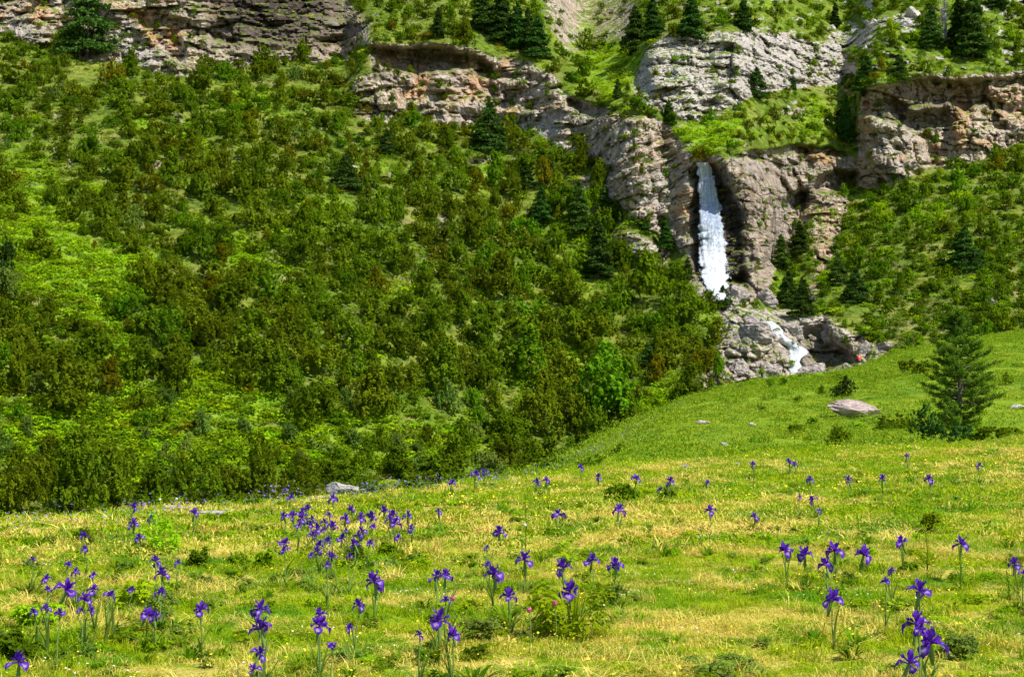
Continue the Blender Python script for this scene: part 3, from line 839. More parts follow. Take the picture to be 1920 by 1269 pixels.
# ------------------------------------------------------------------ conifers on the mountain side
PT = [  # base x, base y, height, kind(0 slim..2 broad,4-5 very broad), label
    (165, 108, 150, 5, 'broad black-green pine in the notch of the upper-left cliff'),
    (820, 70, 60, 1, 'dark pine alone on the yellow-green slope above the central cliff'),
    (905, 62, 105, 1, 'topmost-left pine of the dark row descending above the central cliff'),
    (942, 80, 105, 2, 'second pine down the dark row above the central cliff'),
    (968, 92, 92, 1, 'third pine down the dark row above the central cliff'),
    (988, 98, 86, 0, 'slim fourth pine down the dark row above the central cliff'),
    (1007, 110, 84, 2, 'lowest pine of the dark row above the central cliff'),
    (916, 284, 98, 4, 'broad dark pine in front of the orange-stained central cliff'),
    (648, 356, 72, 4, 'round dark pine among shrubs on the left slope well below the cliffs'),
    (726, 290, 50, 5, 'low dark pine below the pale rocks at the left end of the central cliff'),
    (985, 352, 50, 4, 'small round pine above the trio of pines left of the rock wall'),
    (1012, 424, 78, 2, 'left pine of the trio on the slope below the rock wall'),
    (1084, 434, 98, 2, 'tall middle pine of the trio on the slope below the rock wall'),
    (1132, 410, 66, 2, 'right pine of the trio, at the foot of the rock wall'),
    (1160, 414, 34, 1, 'tiny pine right of the trio at the foot of the rock wall'),
    (1191, 424, 52, 1, 'left of two slim pines against the pale wall left of the waterfall'),
    (1208, 434, 46, 1, 'right of two slim pines against the pale wall left of the waterfall'),
    (1247, 466, 64, 2, 'pine at the wall foot nearest the left side of the waterfall'),
    (1122, 524, 114, 2, 'tallest pine of the slope, standing alone left of the waterfall foot'),
    (1290, 524, 44, 1, 'small pine in the dark slot beside the left edge of the falling water'),
    (1354, 578, 46, 4, 'small round pine right in front of the waterfall foot'),
    (1158, 186, 40, 1, 'small dark pine on the bright green fern bank above the falls'),
    (1252, 234, 48, 2, 'small pine at the left foot of the pale rock slabs'),
    (1395, 60, 66, 1, 'dark pine on the grass above the pale rock slabs'),
    (1565, 52, 48, 1, 'small pine on the grass left of the white boulders'),
    (1418, 184, 62, 4, 'broad pine rooted in the middle of the pale rock slabs'),
    (1488, 168, 28, 1, 'tiny pine on the right part of the pale rock slabs'),
    (1585, 270, 88, 0, 'slim dark pine beside the left edge of the right-hand cliff'),
    (1626, 168, 66, 4, 'broad pine on the left corner of the right-hand cliff top'),
    (1684, 152, 50, 5, 'wide low pine on top of the right-hand cliff'),
    (1746, 92, 84, 2, 'dark pine left of the bleached dead tree'),
    (1822, 112, 130, 1, 'tallest dark pine right of the bleached dead tree'),
    (1800, 100, 110, 1, 'slimmer pine pressed against the bleached dead tree'),
    (1868, 22, 70, 2, 'pine at the top edge above the right-hand cliff'),
    (1190, 98, 90, 2, 'broad black pine in the shaded gap left of the pale slabs'),
    (1222, 72, 80, 2, 'pine leaning over the upper left corner of the pale slabs'),
    (1296, 78, 90, 2, 'dark pine at the top of the pale slabs'),
    (1462, 508, 70, 2, 'upper left pine in the dark gully right of the waterfall'),
    (1500, 474, 62, 2, 'upper right pine in the dark gully right of the waterfall'),
    (1478, 572, 66, 4, 'broad lower left pine in the dark gully right of the waterfall'),
    (1506, 592, 74, 4, 'broad lower right pine in the dark gully right of the waterfall'),
    (1604, 566, 66, 4, 'dark pine on the slope just right of the tan scree strip'),
    (1572, 532, 62, 4, 'dark pine touching the right side of the tan scree strip'),
    (1808, 506, 84, 5, 'broad dark pine alone in the middle of the right slope'),
    (1214, 682, 44, 5, 'low dark pine in the thicket at the foot of the left slope'),
]
for px, py, h, k, lab in PT:
    p = on_mountain(px, py)
    H = h * p.y / F
    t = empty('pine_tree', (p.x, p.y, p.z - 0.15 - 0.02 * H), random.uniform(0, 6.3))
    tag(t, lab, 'pine tree', 'pines on the mountain side')
    wd = random.uniform(0.94, 1.14)
    for nm, m in (('trunk', PTRUNK), ('crown', PINES[k])):
        o = link(nm, m, t)
        o.scale = (H * wd, H * wd, H * 1.02)
# the bleached dead tree
p = on_mountain(1773, 90)
H = 100 * p.y / F
t = tag(empty('dead_tree', (p.x, p.y, p.z - 0.2), 0.4), 'bleached grey leafless tree between the dark pines above the right-hand cliff', 'tree')
o = link('trunk', mesh_np('dead_trunk', *tube([(0, 0, 0), (0.1, 0, H * .4), (-.05, 0, H * .75), (0, 0, H)], [0.24, 0.19, 0.1, 0.03]), DEAD), t)
br = []
rg = np.random.default_rng(5)
for i in range(80):
    z = H * (0.12 + 0.86 * i / 80); a = rg.uniform(0, 6.28); ln = H * 0.17 * (1.15 - z / H) + 0.25
    e = (math.cos(a) * ln, math.sin(a) * ln, z + ln * rg.uniform(-0.1, 0.5))
    br.append(tube([(0, 0, z), tuple(0.5 * np.array(e) + np.array([0, 0, z * 0.5])), e], [0.07, 0.05, 0.02], 4))
    for q in range(3):
        f = rg.uniform(.4, .95); s0 = np.array(e) * f + np.array([0, 0, z]) * (1 - f)
        br.append(tube([tuple(s0), tuple(s0 + rg.normal(0, .3, 3))], [0.04, 0.015], 3))
link('branches', mesh_np('dead_branches', *merge(br), DEAD), t)

# ------------------------------------------------------------------ shrubs on the mountain side
SEEDS = [  # x, base y, width, height, kind, shape
    (130, 772, 150, 140, OLIVE, 'd'), (255, 770, 62, 52, OLIVE, 'd'), (335, 742, 70, 84, OLIVE, 'd'), (262, 712, 90, 90, OLIVE, 'd'), (450, 732, 84, 86, OLIVE, 'd'),
    (205, 745, 60, 90, RUST, 'c'), (585, 795, 105, 100, OLIVE, 'd'), (700, 795, 110, 140, OLIVE, 'c'), (28, 745, 62, 130, OLIVE, 'c'),
    (40, 975, 120, 150, OLIVE, 'd'), (140, 960, 130, 170, OLIVE, 'd'), (215, 945, 110, 130, OLIVE, 'd'), (290, 940, 90, 110, OLIVE, 'c'), (378, 935, 100, 110, OLIVE, 'd'),
    (486, 930, 110, 140, OLIVE, 'd'), (565, 930, 90, 90, OLIVE, 'd'), (655, 900, 90, 70, MID, 'd'), (740, 895, 90, 80, OLIVE, 'c'), (850, 892, 90, 100, OLIVE, 'c'), (945, 878, 90, 90, OLIVE, 'c'),
    (1008, 820, 100, 112, OLIVE, 'd'), (1030, 870, 90, 70, OLIVE, 'c'), (1112, 850, 90, 120, OLIVE, 'c'), (1170, 810, 80, 90, OLIVE, 'c'), (925, 770, 50, 50, OLIVE, 'd'), (815, 645, 80, 95, OLIVE, 'd'),
    (320, 890, 60, 30, GREY, 'l'), (430, 850, 60, 30, MID, 'l'), (600, 840, 60, 34, GREY, 'l'),
    (512, 140, 50, 34, OLIVE, 'd'), (448, 140, 34, 34, OLIVE, 'd'), (800, 262, 66, 44, OLIVE, 'd'), (265, 545, 70, 80, OLIVE, 'd'), (70, 480, 80, 70, OLIVE, 'c'), (10, 520, 60, 100, PINE, 'c'),
    (250, 430, 50, 60, GREY, 'c'), (255, 480, 60, 60, OLIVE, 'd'), (1400, 262, 34, 22, OLIVE, 'l'), (1440, 250, 40, 24, MID, 'l'), (1480, 262, 36, 22, OLIVE, 'l'), (1520, 245, 40, 22, MID, 'l'), (1555, 262, 34, 22, OLIVE, 'l'), (1425, 232, 36, 20, OLIVE, 'l'), (1490, 225, 40, 22, MID, 'l'), (1545, 218, 36, 20, OLIVE, 'l'), (1590, 232, 34, 22, MID, 'l'), (1370, 275, 30, 20, MID, 'l'), (1228, 720, 50, 60, RUST, 'd'), (1320, 700, 60, 60, RUST, 'd'), (1340, 650, 60, 60, OLIVE, 'd'),
]
def wfield(px, py):
    if px > 1360:
        return (34 if py < 560 else 24) if py > 300 else 26
    return float(np.interp(py, [0, 100, 200, 300, 400, 500, 600, 700, 800, 900, 1000], [30, 36, 40, 44, 50, 58, 68, 80, 88, 96, 105]))
def kindf(px, py, rnd):
    n = float(fbm(px / 60, py / 50, 2, 2, 301))
    if px > 1360 and py > 330: w_ = [(OLIVE, .26), (MID, .50), (BRIGHT, .18), (RUST, .01), (GREY, .05)]
    elif py < 130 and px > 1000: w_ = [(OLIVE, .40), (MID, .32), (BRIGHT, .28)]
    elif py < 130: w_ = [(OLIVE, .6), (MID, .2), (RUST, .2)]
    elif 735 < py < 890 and px < 950: w_ = [(OLIVE, .14), (GREY, .32), (MID, .34), (BRIGHT, .20)]
    elif px < 640: w_ = [(OLIVE, .62), (MID, .18), (RUST, .06), (GREY, .06), (BRIGHT, .08)]
    else: w_ = [(OLIVE, .50), (MID, .24), (RUST, .13), (BRIGHT, .13)]
    r = min(0.999, max(0, rnd * 0.75 + (n + 0.5) * 0.25))
    for k, q in w_:
        r -= q
        if r <= 0: return k
    return w_[0][0]
rg = np.random.default_rng(42)
cell = {}
for q_ in PT:
    for dy_ in (6, 26):
        cell.setdefault((int(q_[0] // 60), int((q_[1] + dy_) // 60)), []).append((q_[0], q_[1] + dy_, q_[2] * (0.5 if q_[3] < 4 else 0.8)))
SH = []
def near(px, py, w_):
    for a in range(int((px - 130) // 60), int((px + 130) // 60) + 1):
        for b in range(int((py - 130) // 60), int((py + 130) // 60) + 1):
            for (qx, qy, qw) in cell.get((a, b), ()):
                m = 0.5 * (qw + w_)
                if ((qx - px) / (m * 0.60)) ** 2 + ((qy - py) / (m * 0.40)) ** 2 < 1: return True
    return False
def put(px, py, w_, h_, k, sh):
    SH.append((px, py, w_, h_, k, sh))
    cell.setdefault((int(px // 60), int(py // 60)), []).append((px, py, w_))
for x, y, w_, h_, k, sh in SEEDS: put(x, y, w_, h_, k, sh)
rk_soft = np.clip(rock, 0, 1)
def try_shrubs(n, f0, f1, pmax=1.0):
    for _ in range(n):
        px = rg.uniform(-560, 2480); py = rg.uniform(-120, 1010)
        if px < -80 or px > 2000:
            if rg.random() > 0.5: continue
        i, j = m_idx(px, py)
        if i <= 1: continue
        if px > 1360 and py > py_s[j] - 30: continue
        rkv = rk_soft[i, j]; fv = fern[i, j]; dv = dry[i, j]
        lowf = float(np.clip(1.0 + 1.0 * fbm(px / 110, py / 80, 6, 2, 304), .55, 1))
        p = (1 - rkv) ** 1.5 * (1 - min(1, 1.25 * fv)) * (1 - 0.6 * dv) * lowf
        if 735 < py < 905 and px < 950: p *= 0.30 if 760 < py < 850 else 0.5
        w_ = wfield(px, py) * rg.uniform(f0, f1) * (1.25 if rg.random() < .2 else 1) * float(np.clip(1 + 0.5 * fbm(px / 80, py / 60, 4, 2, 303), .6, 1.4))
        if rkv > 0.4:
            if PX.size and (1285 < px < 1410 and 290 < py < 570): continue
            p = 0.07; w_ = min(w_, 20)
        if wet_and_shade[i, j] > 0.3: continue
        if rg.random() > p * pmax: continue
        if 742 < py < 880 and px < 930 and w_ > 62: w_ = rg.uniform(34, 62)
        if py > 872 and px < 620 and w_ < 60: continue
        if near(px, py, w_): continue
        kk = kindf(px, py, rg.random())
        if kk == BRIGHT and w_ > 55: kk = MID
        if kk == RUST and w_ > 60: kk = OLIVE
        sh = 'dcl'[rg.choice(3, p=[.5, .32, .18] if (px < 1360 and py > 300) else [.5, .1, .4])]
        hh = w_ * {'d': 0.92, 'c': 1.25, 'l': 0.55}[sh] * rg.uniform(0.85, 1.15)
        put(px, py + w_ * 0.1, w_, hh, kk, sh)
try_shrubs(11000, 0.95, 1.35)
try_shrubs(18000, 0.65, 0.95)
try_shrubs(30000, 0.36, 0.60)
inview = [s_ for s_ in SH if -20 < s_[0] < 1940 and s_[1] < 1010 and s_[1] > 0]
inview.sort(key=lambda s_: -s_[2] * s_[3])
big = set(id(s_) for s_ in inview[:300])
KN = {OLIVE: 'dark olive', MID: 'mid green', BRIGHT: 'bright green', GREY: 'greyish green', RUST: 'rusty olive', PINE: 'blackish green'}
SN = {'d': 'domed', 'c': 'pointed', 'l': 'spreading'}
def zone(px, py):
    if px > 1360:
        if py < 300: return 'above the right cliffs'
        return 'on the right slope, ' + ('beneath the cliff' if py < 430 else 'lower down')
    if py < 150 and px > 640: return 'above the central cliff'
    if py < 230: return 'just under the top left cliff'
    if py > 885: return 'in the thicket right behind the meadow edge'
    if py > 790: return 'in the scrub strip above the meadow thicket'
    row = 'on the bottom' if py > 690 else ('on the lower' if py > 590 else ('on the middle' if py > 480 else ('on the upper' if py > 350 else 'on the top')))
    col_ = 'of the slope, far left' if px < 250 else ('of the slope, centre left' if px < 560 else ('of the slope, centre' if px < 860 else 'of the slope, waterfall side'))
    return row + ' band ' + col_
LAB = []
st_p, st_r, st_s, st_i = [], [], [], []
protos = []; pidx = {}
for s_ in SH:
    px, py, w_, h_, k, sh = s_
    p = on_mountain(px, py)
    W = w_ * p.y / F; Hh = h_ * p.y / F
    v = random.choice({'d': DOME, 'c': CONE, 'l': LOW}[sh])
    base = {'d': 0.95, 'c': 1.25, 'l': 0.55}[sh]
    sc = (W * 1.1, W * 1.1, Hh / base * 1.05)
    rz = random.uniform(0, 6.283)
    loc = (p.x, p.y, p.z - 0.12 * W)
    if id(s_) in big:
        o = link('shrub', shrub_mesh(v, k))
        o.location = loc; o.rotation_euler = (0, 0, rz); o.scale = sc
        LAB.append((o, KN[k], SN[sh], zone(px, py), px, py))
    else:
        if (v, k) not in pidx:
            pidx[(v, k)] = len(protos); protos.append(shrub_mesh(v, k))
        st_p.append(loc); st_r.append((0, 0, rz)); st_s.append(sc); st_i.append(pidx[(v, k)])
ORD = ['', 'second', 'third', 'fourth', 'fifth', 'sixth', 'seventh', 'eighth', 'ninth', 'tenth', 'eleventh', 'twelfth', 'thirteenth', 'fourteenth', 'fifteenth', 'sixteenth', 'seventeenth', 'eighteenth', 'nineteenth', 'twentieth'] + ['twenty-' + q for q in ('first', 'second', 'third', 'fourth', 'fifth', 'sixth', 'seventh', 'eighth', 'ninth')] + ['thirtieth'] + ['thirty-' + q for q in ('first', 'second', 'third', 'fourth', 'fifth', 'sixth', 'seventh', 'eighth', 'ninth')]
ORD += ['fortieth', 'forty-first', 'forty-second', 'forty-third', 'forty-fourth', 'forty-fifth', 'forty-sixth']
def ordinals(n):
    if n == 1: return ['']
    if n == 2: return ['left-hand ', 'right-hand ']
    return ['leftmost '] + [ORD[i] + ' from left, ' for i in range(1, n - 1)] + ['rightmost ']
fam = {}
for L_ in LAB: fam.setdefault(L_[1:4], []).append(L_)
for key, mem in fam.items():
    mem.sort(key=lambda m: m[4])
    for od, (o, kn, sn, z_, px, py) in zip(ordinals(len(mem)), mem):
        tag(o, '%s%s %s shrub %s' % (od, kn, sn, z_), 'shrub', 'large shrubs %s' % z_)
o = scatter('undergrowth', protos, st_p, st_r, st_s, st_i)
tag(o, 'smaller shrubs filling the gaps between the large ones', 'shrubs', kind='stuff')
print('SHRUBS', len(SH), len(big))

# ferns and tall herbs in the bright clearings, low tufts everywhere else on the slope
def herb_arrays(seed, n=70, spread=0.5, h=0.35):
    rng = np.random.default_rng(seed)
    a = rng.uniform(0, 6.283, n); r = np.sqrt(rng.random(n)) * spread
    C = np.stack([np.cos(a) * r, np.sin(a) * r, rng.random(n) * h * (1.1 - r / spread * 0.7)], 1)
    Nn = rdir(rng, n) * 0.7 + np.array([0, 0, 0.9])
    U = np.stack([np.cos(a), np.sin(a), np.full(n, 0.5)], 1) + rdir(rng, n) * 0.5
    s = rng.uniform(0.05, 0.13, n)
    return quads(C, Nn, U, s * 0.55, s)
HERB = [mesh_np('herb', *herb_arrays(300 + i), LEAF[BRIGHT]) for i in range(3)] + [mesh_np('herb', *herb_arrays(310 + i), LEAF[MID]) for i in range(2)] + [mesh_np('herb', *herb_arrays(320 + i), LEAF[OLIVE]) for i in range(2)] + [mesh_np('herb', *herb_arrays(330), LEAF[RUST])]
hp, hr, hs, hi = [], [], [], []
n = 34000
qx = rg.uniform(-560, 2480, n); qy = rg.uniform(-130, 1000, n); q = rg.random(n)
for a in range(n):
    i, j = m_idx(qx[a], qy[a])
    if i <= 0: continue
    rv = rock[i, j]; fv = fern[i, j]
    if rv > 0.35 and q[a] > 0.06: continue
    if q[a] > 0.34 + 0.75 * fv: continue
    p = MP[i, j]
    s_ = rg.uniform(0.7, 1.5) * (1.25 if fv > .4 else 1.0) * (0.55 if rv > .35 else 1)
    hp.append(tuple(p)); hr.append((0.0, 0.0, rg.uniform(0, 6.28))); hs.append((s_ * 1.3, s_ * 1.3, s_ * rg.uniform(.8, 1.6)))
    hi.append(int(rg.choice(8, p=[.25, .25, .25, .07, .06, .05, .03, .04] if fv > 0.35 else [.10, .10, .10, .20, .19, .12, .12, .07])))
o = scatter('ferns_and_herbs', HERB, hp, hr, hs, hi)
tag(o, 'bright ferns and low herbs covering the clearings of the slope', 'ferns', kind='stuff')

# ------------------------------------------------------------------ water
def ribbon(path, off, seed, nu=20, rag=0.16, bulge=0.7):
    """path: (y, xleft, xright) in photo rows; a bulged, ragged sheet of water hung on the rock behind it"""
    ys = np.array([p[0] for p in path], float)
    yy = np.arange(ys[0], ys[-1] + 0.1, 2.2)
    xl = np.interp(yy, ys, [p[1] for p in path]); xr = np.interp(yy, ys, [p[2] for p in path])
    rows = []
    for k, y in enumerate(yy):
        rr = [on_mountain(x, y).y for x in np.linspace(xl[k] + 2, xr[k] - 2, 5)]
        rows.append((min(rr) * 0.4 + np.mean(rr) * 0.6))
    rows = gauss(np.array(rows), 5, 0) - off
    U = np.linspace(0, 1, nu)[None, :]
    Yp = np.broadcast_to(yy[:, None], (len(yy), nu))
    wdt = (xr - xl)[:, None]
    jl = rag * wdt * fbm(yy / 9, 0 * yy, seed, 3, 400)[:, None]; jr = rag * wdt * fbm(yy / 8, 0 * yy, seed + 9, 3, 401)[:, None]
    X = xl[:, None] + jl + (wdt + jr - jl) * U
    Rr = rows[:, None] - bulge * np.sin(np.pi * U) ** 0.7 + 0.5 * (1 - np.sin(np.pi * U) ** 0.5)
    xw = Rr * tx(X, Yp); zw = CAMZ + Rr * tz(Yp)
    Rr = Rr + 0.42 * fbm(xw * 2.6, zw * 0.10, seed, 3, 402) + 0.07 * fbm(xw * 5, zw * 1.3, seed, 2, 403)
    xw = Rr * tx(X, Yp); zw = CAMZ + Rr * tz(Yp)
    return np.stack([xw, Rr, zw], -1), len(yy), nu, U, Yp
P, a, b, U, Yp = ribbon([(305, 1305, 1330), (318, 1307, 1337), (345, 1308, 1344), (380, 1309, 1351), (420, 1309, 1358), (460, 1310, 1363), (500, 1310, 1366), (522, 1312, 1367), (536, 1318, 1366), (548, 1328, 1364), (558, 1338, 1362), (566, 1346, 1360)], 1.6, 1)
me = mesh_np('waterfall', P.reshape(-1, 3), grid_faces(a, b), WATER, True)
thin_and_shade = np.clip(1.1 - np.abs((Yp - 385) / 85), 0, 1) * 0.9 * np.clip(1.5 * U + 0.25, 0, 1) + np.clip(1 - U * 6, 0, 1) * .3 + np.clip((U - .85) * 6, 0, 1) * .3 - 0.25  # edges run sparse; bluish shade painted into the upper fall
attr(me, 'thin_and_shade', thin_and_shade)
attr(me, 'veil', np.clip(np.minimum(U, 1 - U) * 5.5, 0, 0.62 + 0.3 * np.clip((Yp - 400) / 80, 0, 1)) * np.clip((563 - Yp) / 8 + .2, 0, 1))
tag(link('waterfall', me), kind='structure')
P, a, b, U, Yp = ribbon([(602, 1420, 1446), (612, 1430, 1462), (626, 1444, 1476), (638, 1458, 1492), (648, 1472, 1508), (658, 1478, 1514), (668, 1480, 1512), (680, 1479, 1504), (694, 1476, 1498), (706, 1474, 1496)], 0.5, 4, 14, 0.38, 0.2)
me = mesh_np('lower_cascade', P.reshape(-1, 3), grid_faces(a, b), WATER, True)
attr(me, 'thin_and_shade', np.zeros(a * b) - 0.15)
attr(me, 'veil', np.clip(np.minimum(U, 1 - U) * 5 + .12, 0, .85) + 0 * Yp)
tag(link('lower_cascade_water', me), kind='structure')
# flying drops along the edges and at the foot
rg = np.random.default_rng(77)
dc = []
for k in range(900):
    y = rg.uniform(330, 564); f = (y - 310) / 250
    side = rg.random()
    xl, xr = 1312, 1334 + 30 * min(1, f * 1.2)
    x = rg.normal(xr, 1.5 + 5 * f ** 3) if side < .7 else rg.normal(xl + 1, 1.2 + 3 * f ** 4)
    if y > 515: x = rg.uniform(xl - 4, xr + 8)
    q = on_mountain(np.clip(x, xl + 3, xr - 3), y)
    r = q.y - 2.0 - rg.random()
    dc.append((r * float(tx(x, y)), r, CAMZ + r * float(tz(y))))
dc = np.array(dc)
s_ = rg.uniform(0.015, 0.05, len(dc))
V, Fc = quads(dc, rdir(rg, len(dc)) * .4 + np.array([0, -1, .4]), np.tile([0, 0, 1.0], (len(dc), 1)), s_, s_ * 2.2)
def spray_mat():
    N = NT('white_spray')
    d = N.n('ShaderNodeBsdfDiffuse'); d.inputs[0].default_value = (.8, .83, .88, 1)
    t = N.n('ShaderNodeBsdfTranslucent'); t.inputs[0].default_value = (.8, .83, .88, 1)
    m = N.n('ShaderNodeMixShader'); m.inputs[0].default_value = .5
    N.l(d.outputs[0], m.inputs[1]); N.l(t.outputs[0], m.inputs[2])
    return N.end(m.outputs[0])
SPRAY = spray_mat()
tag(link('water_spray', mesh_np('spray', V, Fc, SPRAY)), 'white drops flying off the edges of the falling water', 'spray', kind='stuff')

# ------------------------------------------------------------------ rocks
def rock_mesh(name, seed, dims, mat, sub=4, rough=0.28, flat=0.0):
    import bmesh
    bm = bmesh.new()
    bmesh.ops.create_icosphere(bm, subdivisions=sub, radius=1.0)
    V = np.array([v.co[:] for v in bm.verts])
    # cut by a few planes for facets
    rg = np.random.default_rng(seed)
    for k in range(16):
        n = rdir(rg, 1)[0]; d = rg.uniform(0.42, 0.8)
        e = V @ n - d
        V = V - np.outer(np.clip(e, 0, None), n) * 0.93
    V *= (1 + rough * 0.6 * fbm(V[:, 0] * 1.7 + seed, V[:, 1] * 1.7, V[:, 2] * 1.7, 4, seed))[:, None]
    V += 0.07 * ridged(V[:, 0] * 4 + seed, V[:, 1] * 4, V[:, 2] * 9, 3, seed + 3)[:, None] * V
    v_, t1, t2, e_ = cells(V[:, 0] * 2.2 + V[:, 1] + seed, V[:, 2] * 3.2, seed)
    V *= (1 + 0.13 * v_ - 0.05 * np.clip(1 - e_ / .1, 0, 1))[:, None]
    V *= np.array(dims) * 0.62
    for v, c in zip(bm.verts, V): v.co = c
    me = bpy.data.meshes.new(name)
    bm.to_mesh(me); bm.free()
    me.materials.append(mat)
    return me
GR = [  # centre x, base y, width px, height px, material, label
    (1619, 782, 86, 30, STONE_PINK, 'long pinkish slab boulder lying on the grassy hill left of the lone tree'),
    (642, 922, 66, 24, STONE_WHITE, 'long pale boulder on the meadow edge in front of the dark thicket'),
    (604, 938, 44, 12, STONE_WHITE, 'low pale stone just below and left of the long pale boulder'),
    (392, 972, 56, 15, STONE_WHITE, 'flat whitish stone on the left meadow edge'),
    (322, 958, 44, 12, STONE_WHITE, 'flat whitish stone beside the leafy plant on the left meadow edge'),
    (1286, 879, 14, 12, STONE_WHITE, 'small round white stone on the middle of the meadow edge'),
    (1412, 799, 14, 9, STONE_WHITE, 'small white stone on the open face of the grassy hill'),
    (1318, 796, 22, 9, STONE_PINK, 'small grey-pink stone high on the left face of the grassy hill'),
    (1358, 836, 16, 8, STONE_WHITE, 'small pale stone low on the face of the grassy hill'),
    (1386, 873, 22, 7, STONE_WHITE, 'flat pale stone half sunk in the meadow edge right of the round white stone'),
    (1908, 768, 26, 11, STONE_WHITE, 'white stone in the grass behind the lone tree'),
    (1002, 892, 12, 18, STONE_PINK, 'narrow upright tan stone where meadow and thicket meet'),
    (812, 897, 24, 10, STONE_WHITE, 'pale stone on the low green bank in front of the thicket'),
    (430, 962, 18, 10, STONE_WHITE, 'small pale stone right of the flat whitish stone on the left edge'),
]
for k, (px, py, wd, ht, mt, lab) in enumerate(GR):
    p = gpoint(px, py)
    W = wd * p.y / F; Hh = ht * p.y / F
    o = link('boulder', rock_mesh('boulder', 500 + k, (W * 1.2, W * 0.6, Hh * 1.15), mt, 5 if wd > 40 else 3))
    o.location = (p.x, p.y + W * .2, p.z + Hh * 0.25); o.rotation_euler = (0, 0.16 if k == 0 else 0, -0.15)
    tag(o, lab, 'boulder' if wd > 40 else 'stone', 'loose stones on the meadow and hill')
MR = [
    (1420, 640, 70, 46, 'smooth grey boulder left of the lower cascade'), (1438, 692, 60, 40, 'dark grey rounded boulder left of the cascade foot'),
    (1390, 700, 50, 36, 'grey boulder at the lower left corner of the cascade rocks'), (1486, 632, 70, 40, 'grey rock hump between the slot and the lower cascade'),
    (1528, 698, 64, 28, 'flat pinkish rock right of the cascade foot'), (1588, 690, 26, 12, 'small flat pale rock beside the person in red'),
    (1556, 640, 40, 36, 'pale rough rock above the dark pool hollow'), (1440, 575, 60, 40, 'pale rock block in the bed between the two falls'),
    (1385, 560, 40, 40, 'pinkish rock block beside the waterfall foot'), (1408, 610, 40, 24, 'small pale rock at the head of the lower cascade'),
    (1618, 665, 32, 30, 'pale rock right behind the person in red'), (1660, 655, 40, 20, 'pale rock crest right of the cascade rocks'),
    (1626, 95, 24, 16, 'white boulder above the right-hand cliff, nearest the slabs'), (1605, 65, 22, 12, 'white boulder at the left end of the upper boulder row'),
    (1690, 96, 18, 12, 'small white boulder right of the white boulder above the cliff'), (1640, 45, 28, 14, 'flat white boulder in the upper boulder row'),
    (1715, 30, 40, 22, 'white boulder beside the pines at the right end of the boulder row'), (1700, 48, 26, 18, 'white boulder right under the last one of the boulder row'),
    (1560, 55, 16, 10, 'small white boulder beside the small pine above the slabs'), (1862, 570, 30, 16, 'tan rock on the grass of the lower right slope'),
]
for k, (px, py, wd, ht, lab) in enumerate(MR):
    p = on_mountain(px, py)
    W = wd * p.y / F; Hh = ht * p.y / F
    o = link('boulder', rock_mesh('boulder', 600 + k, (W, W * 0.8, Hh * 1.2), STONE_WHITE if py < 130 else STONE_GREY, 5 if wd > 40 else 4, 0.5))
    o.location = (p.x, p.y + 0.3 * W, p.z + Hh * 0.2); o.rotation_euler = (0, 0.1, k * 0.7)
    tag(o, lab, 'boulder', 'boulders of the mountain side')

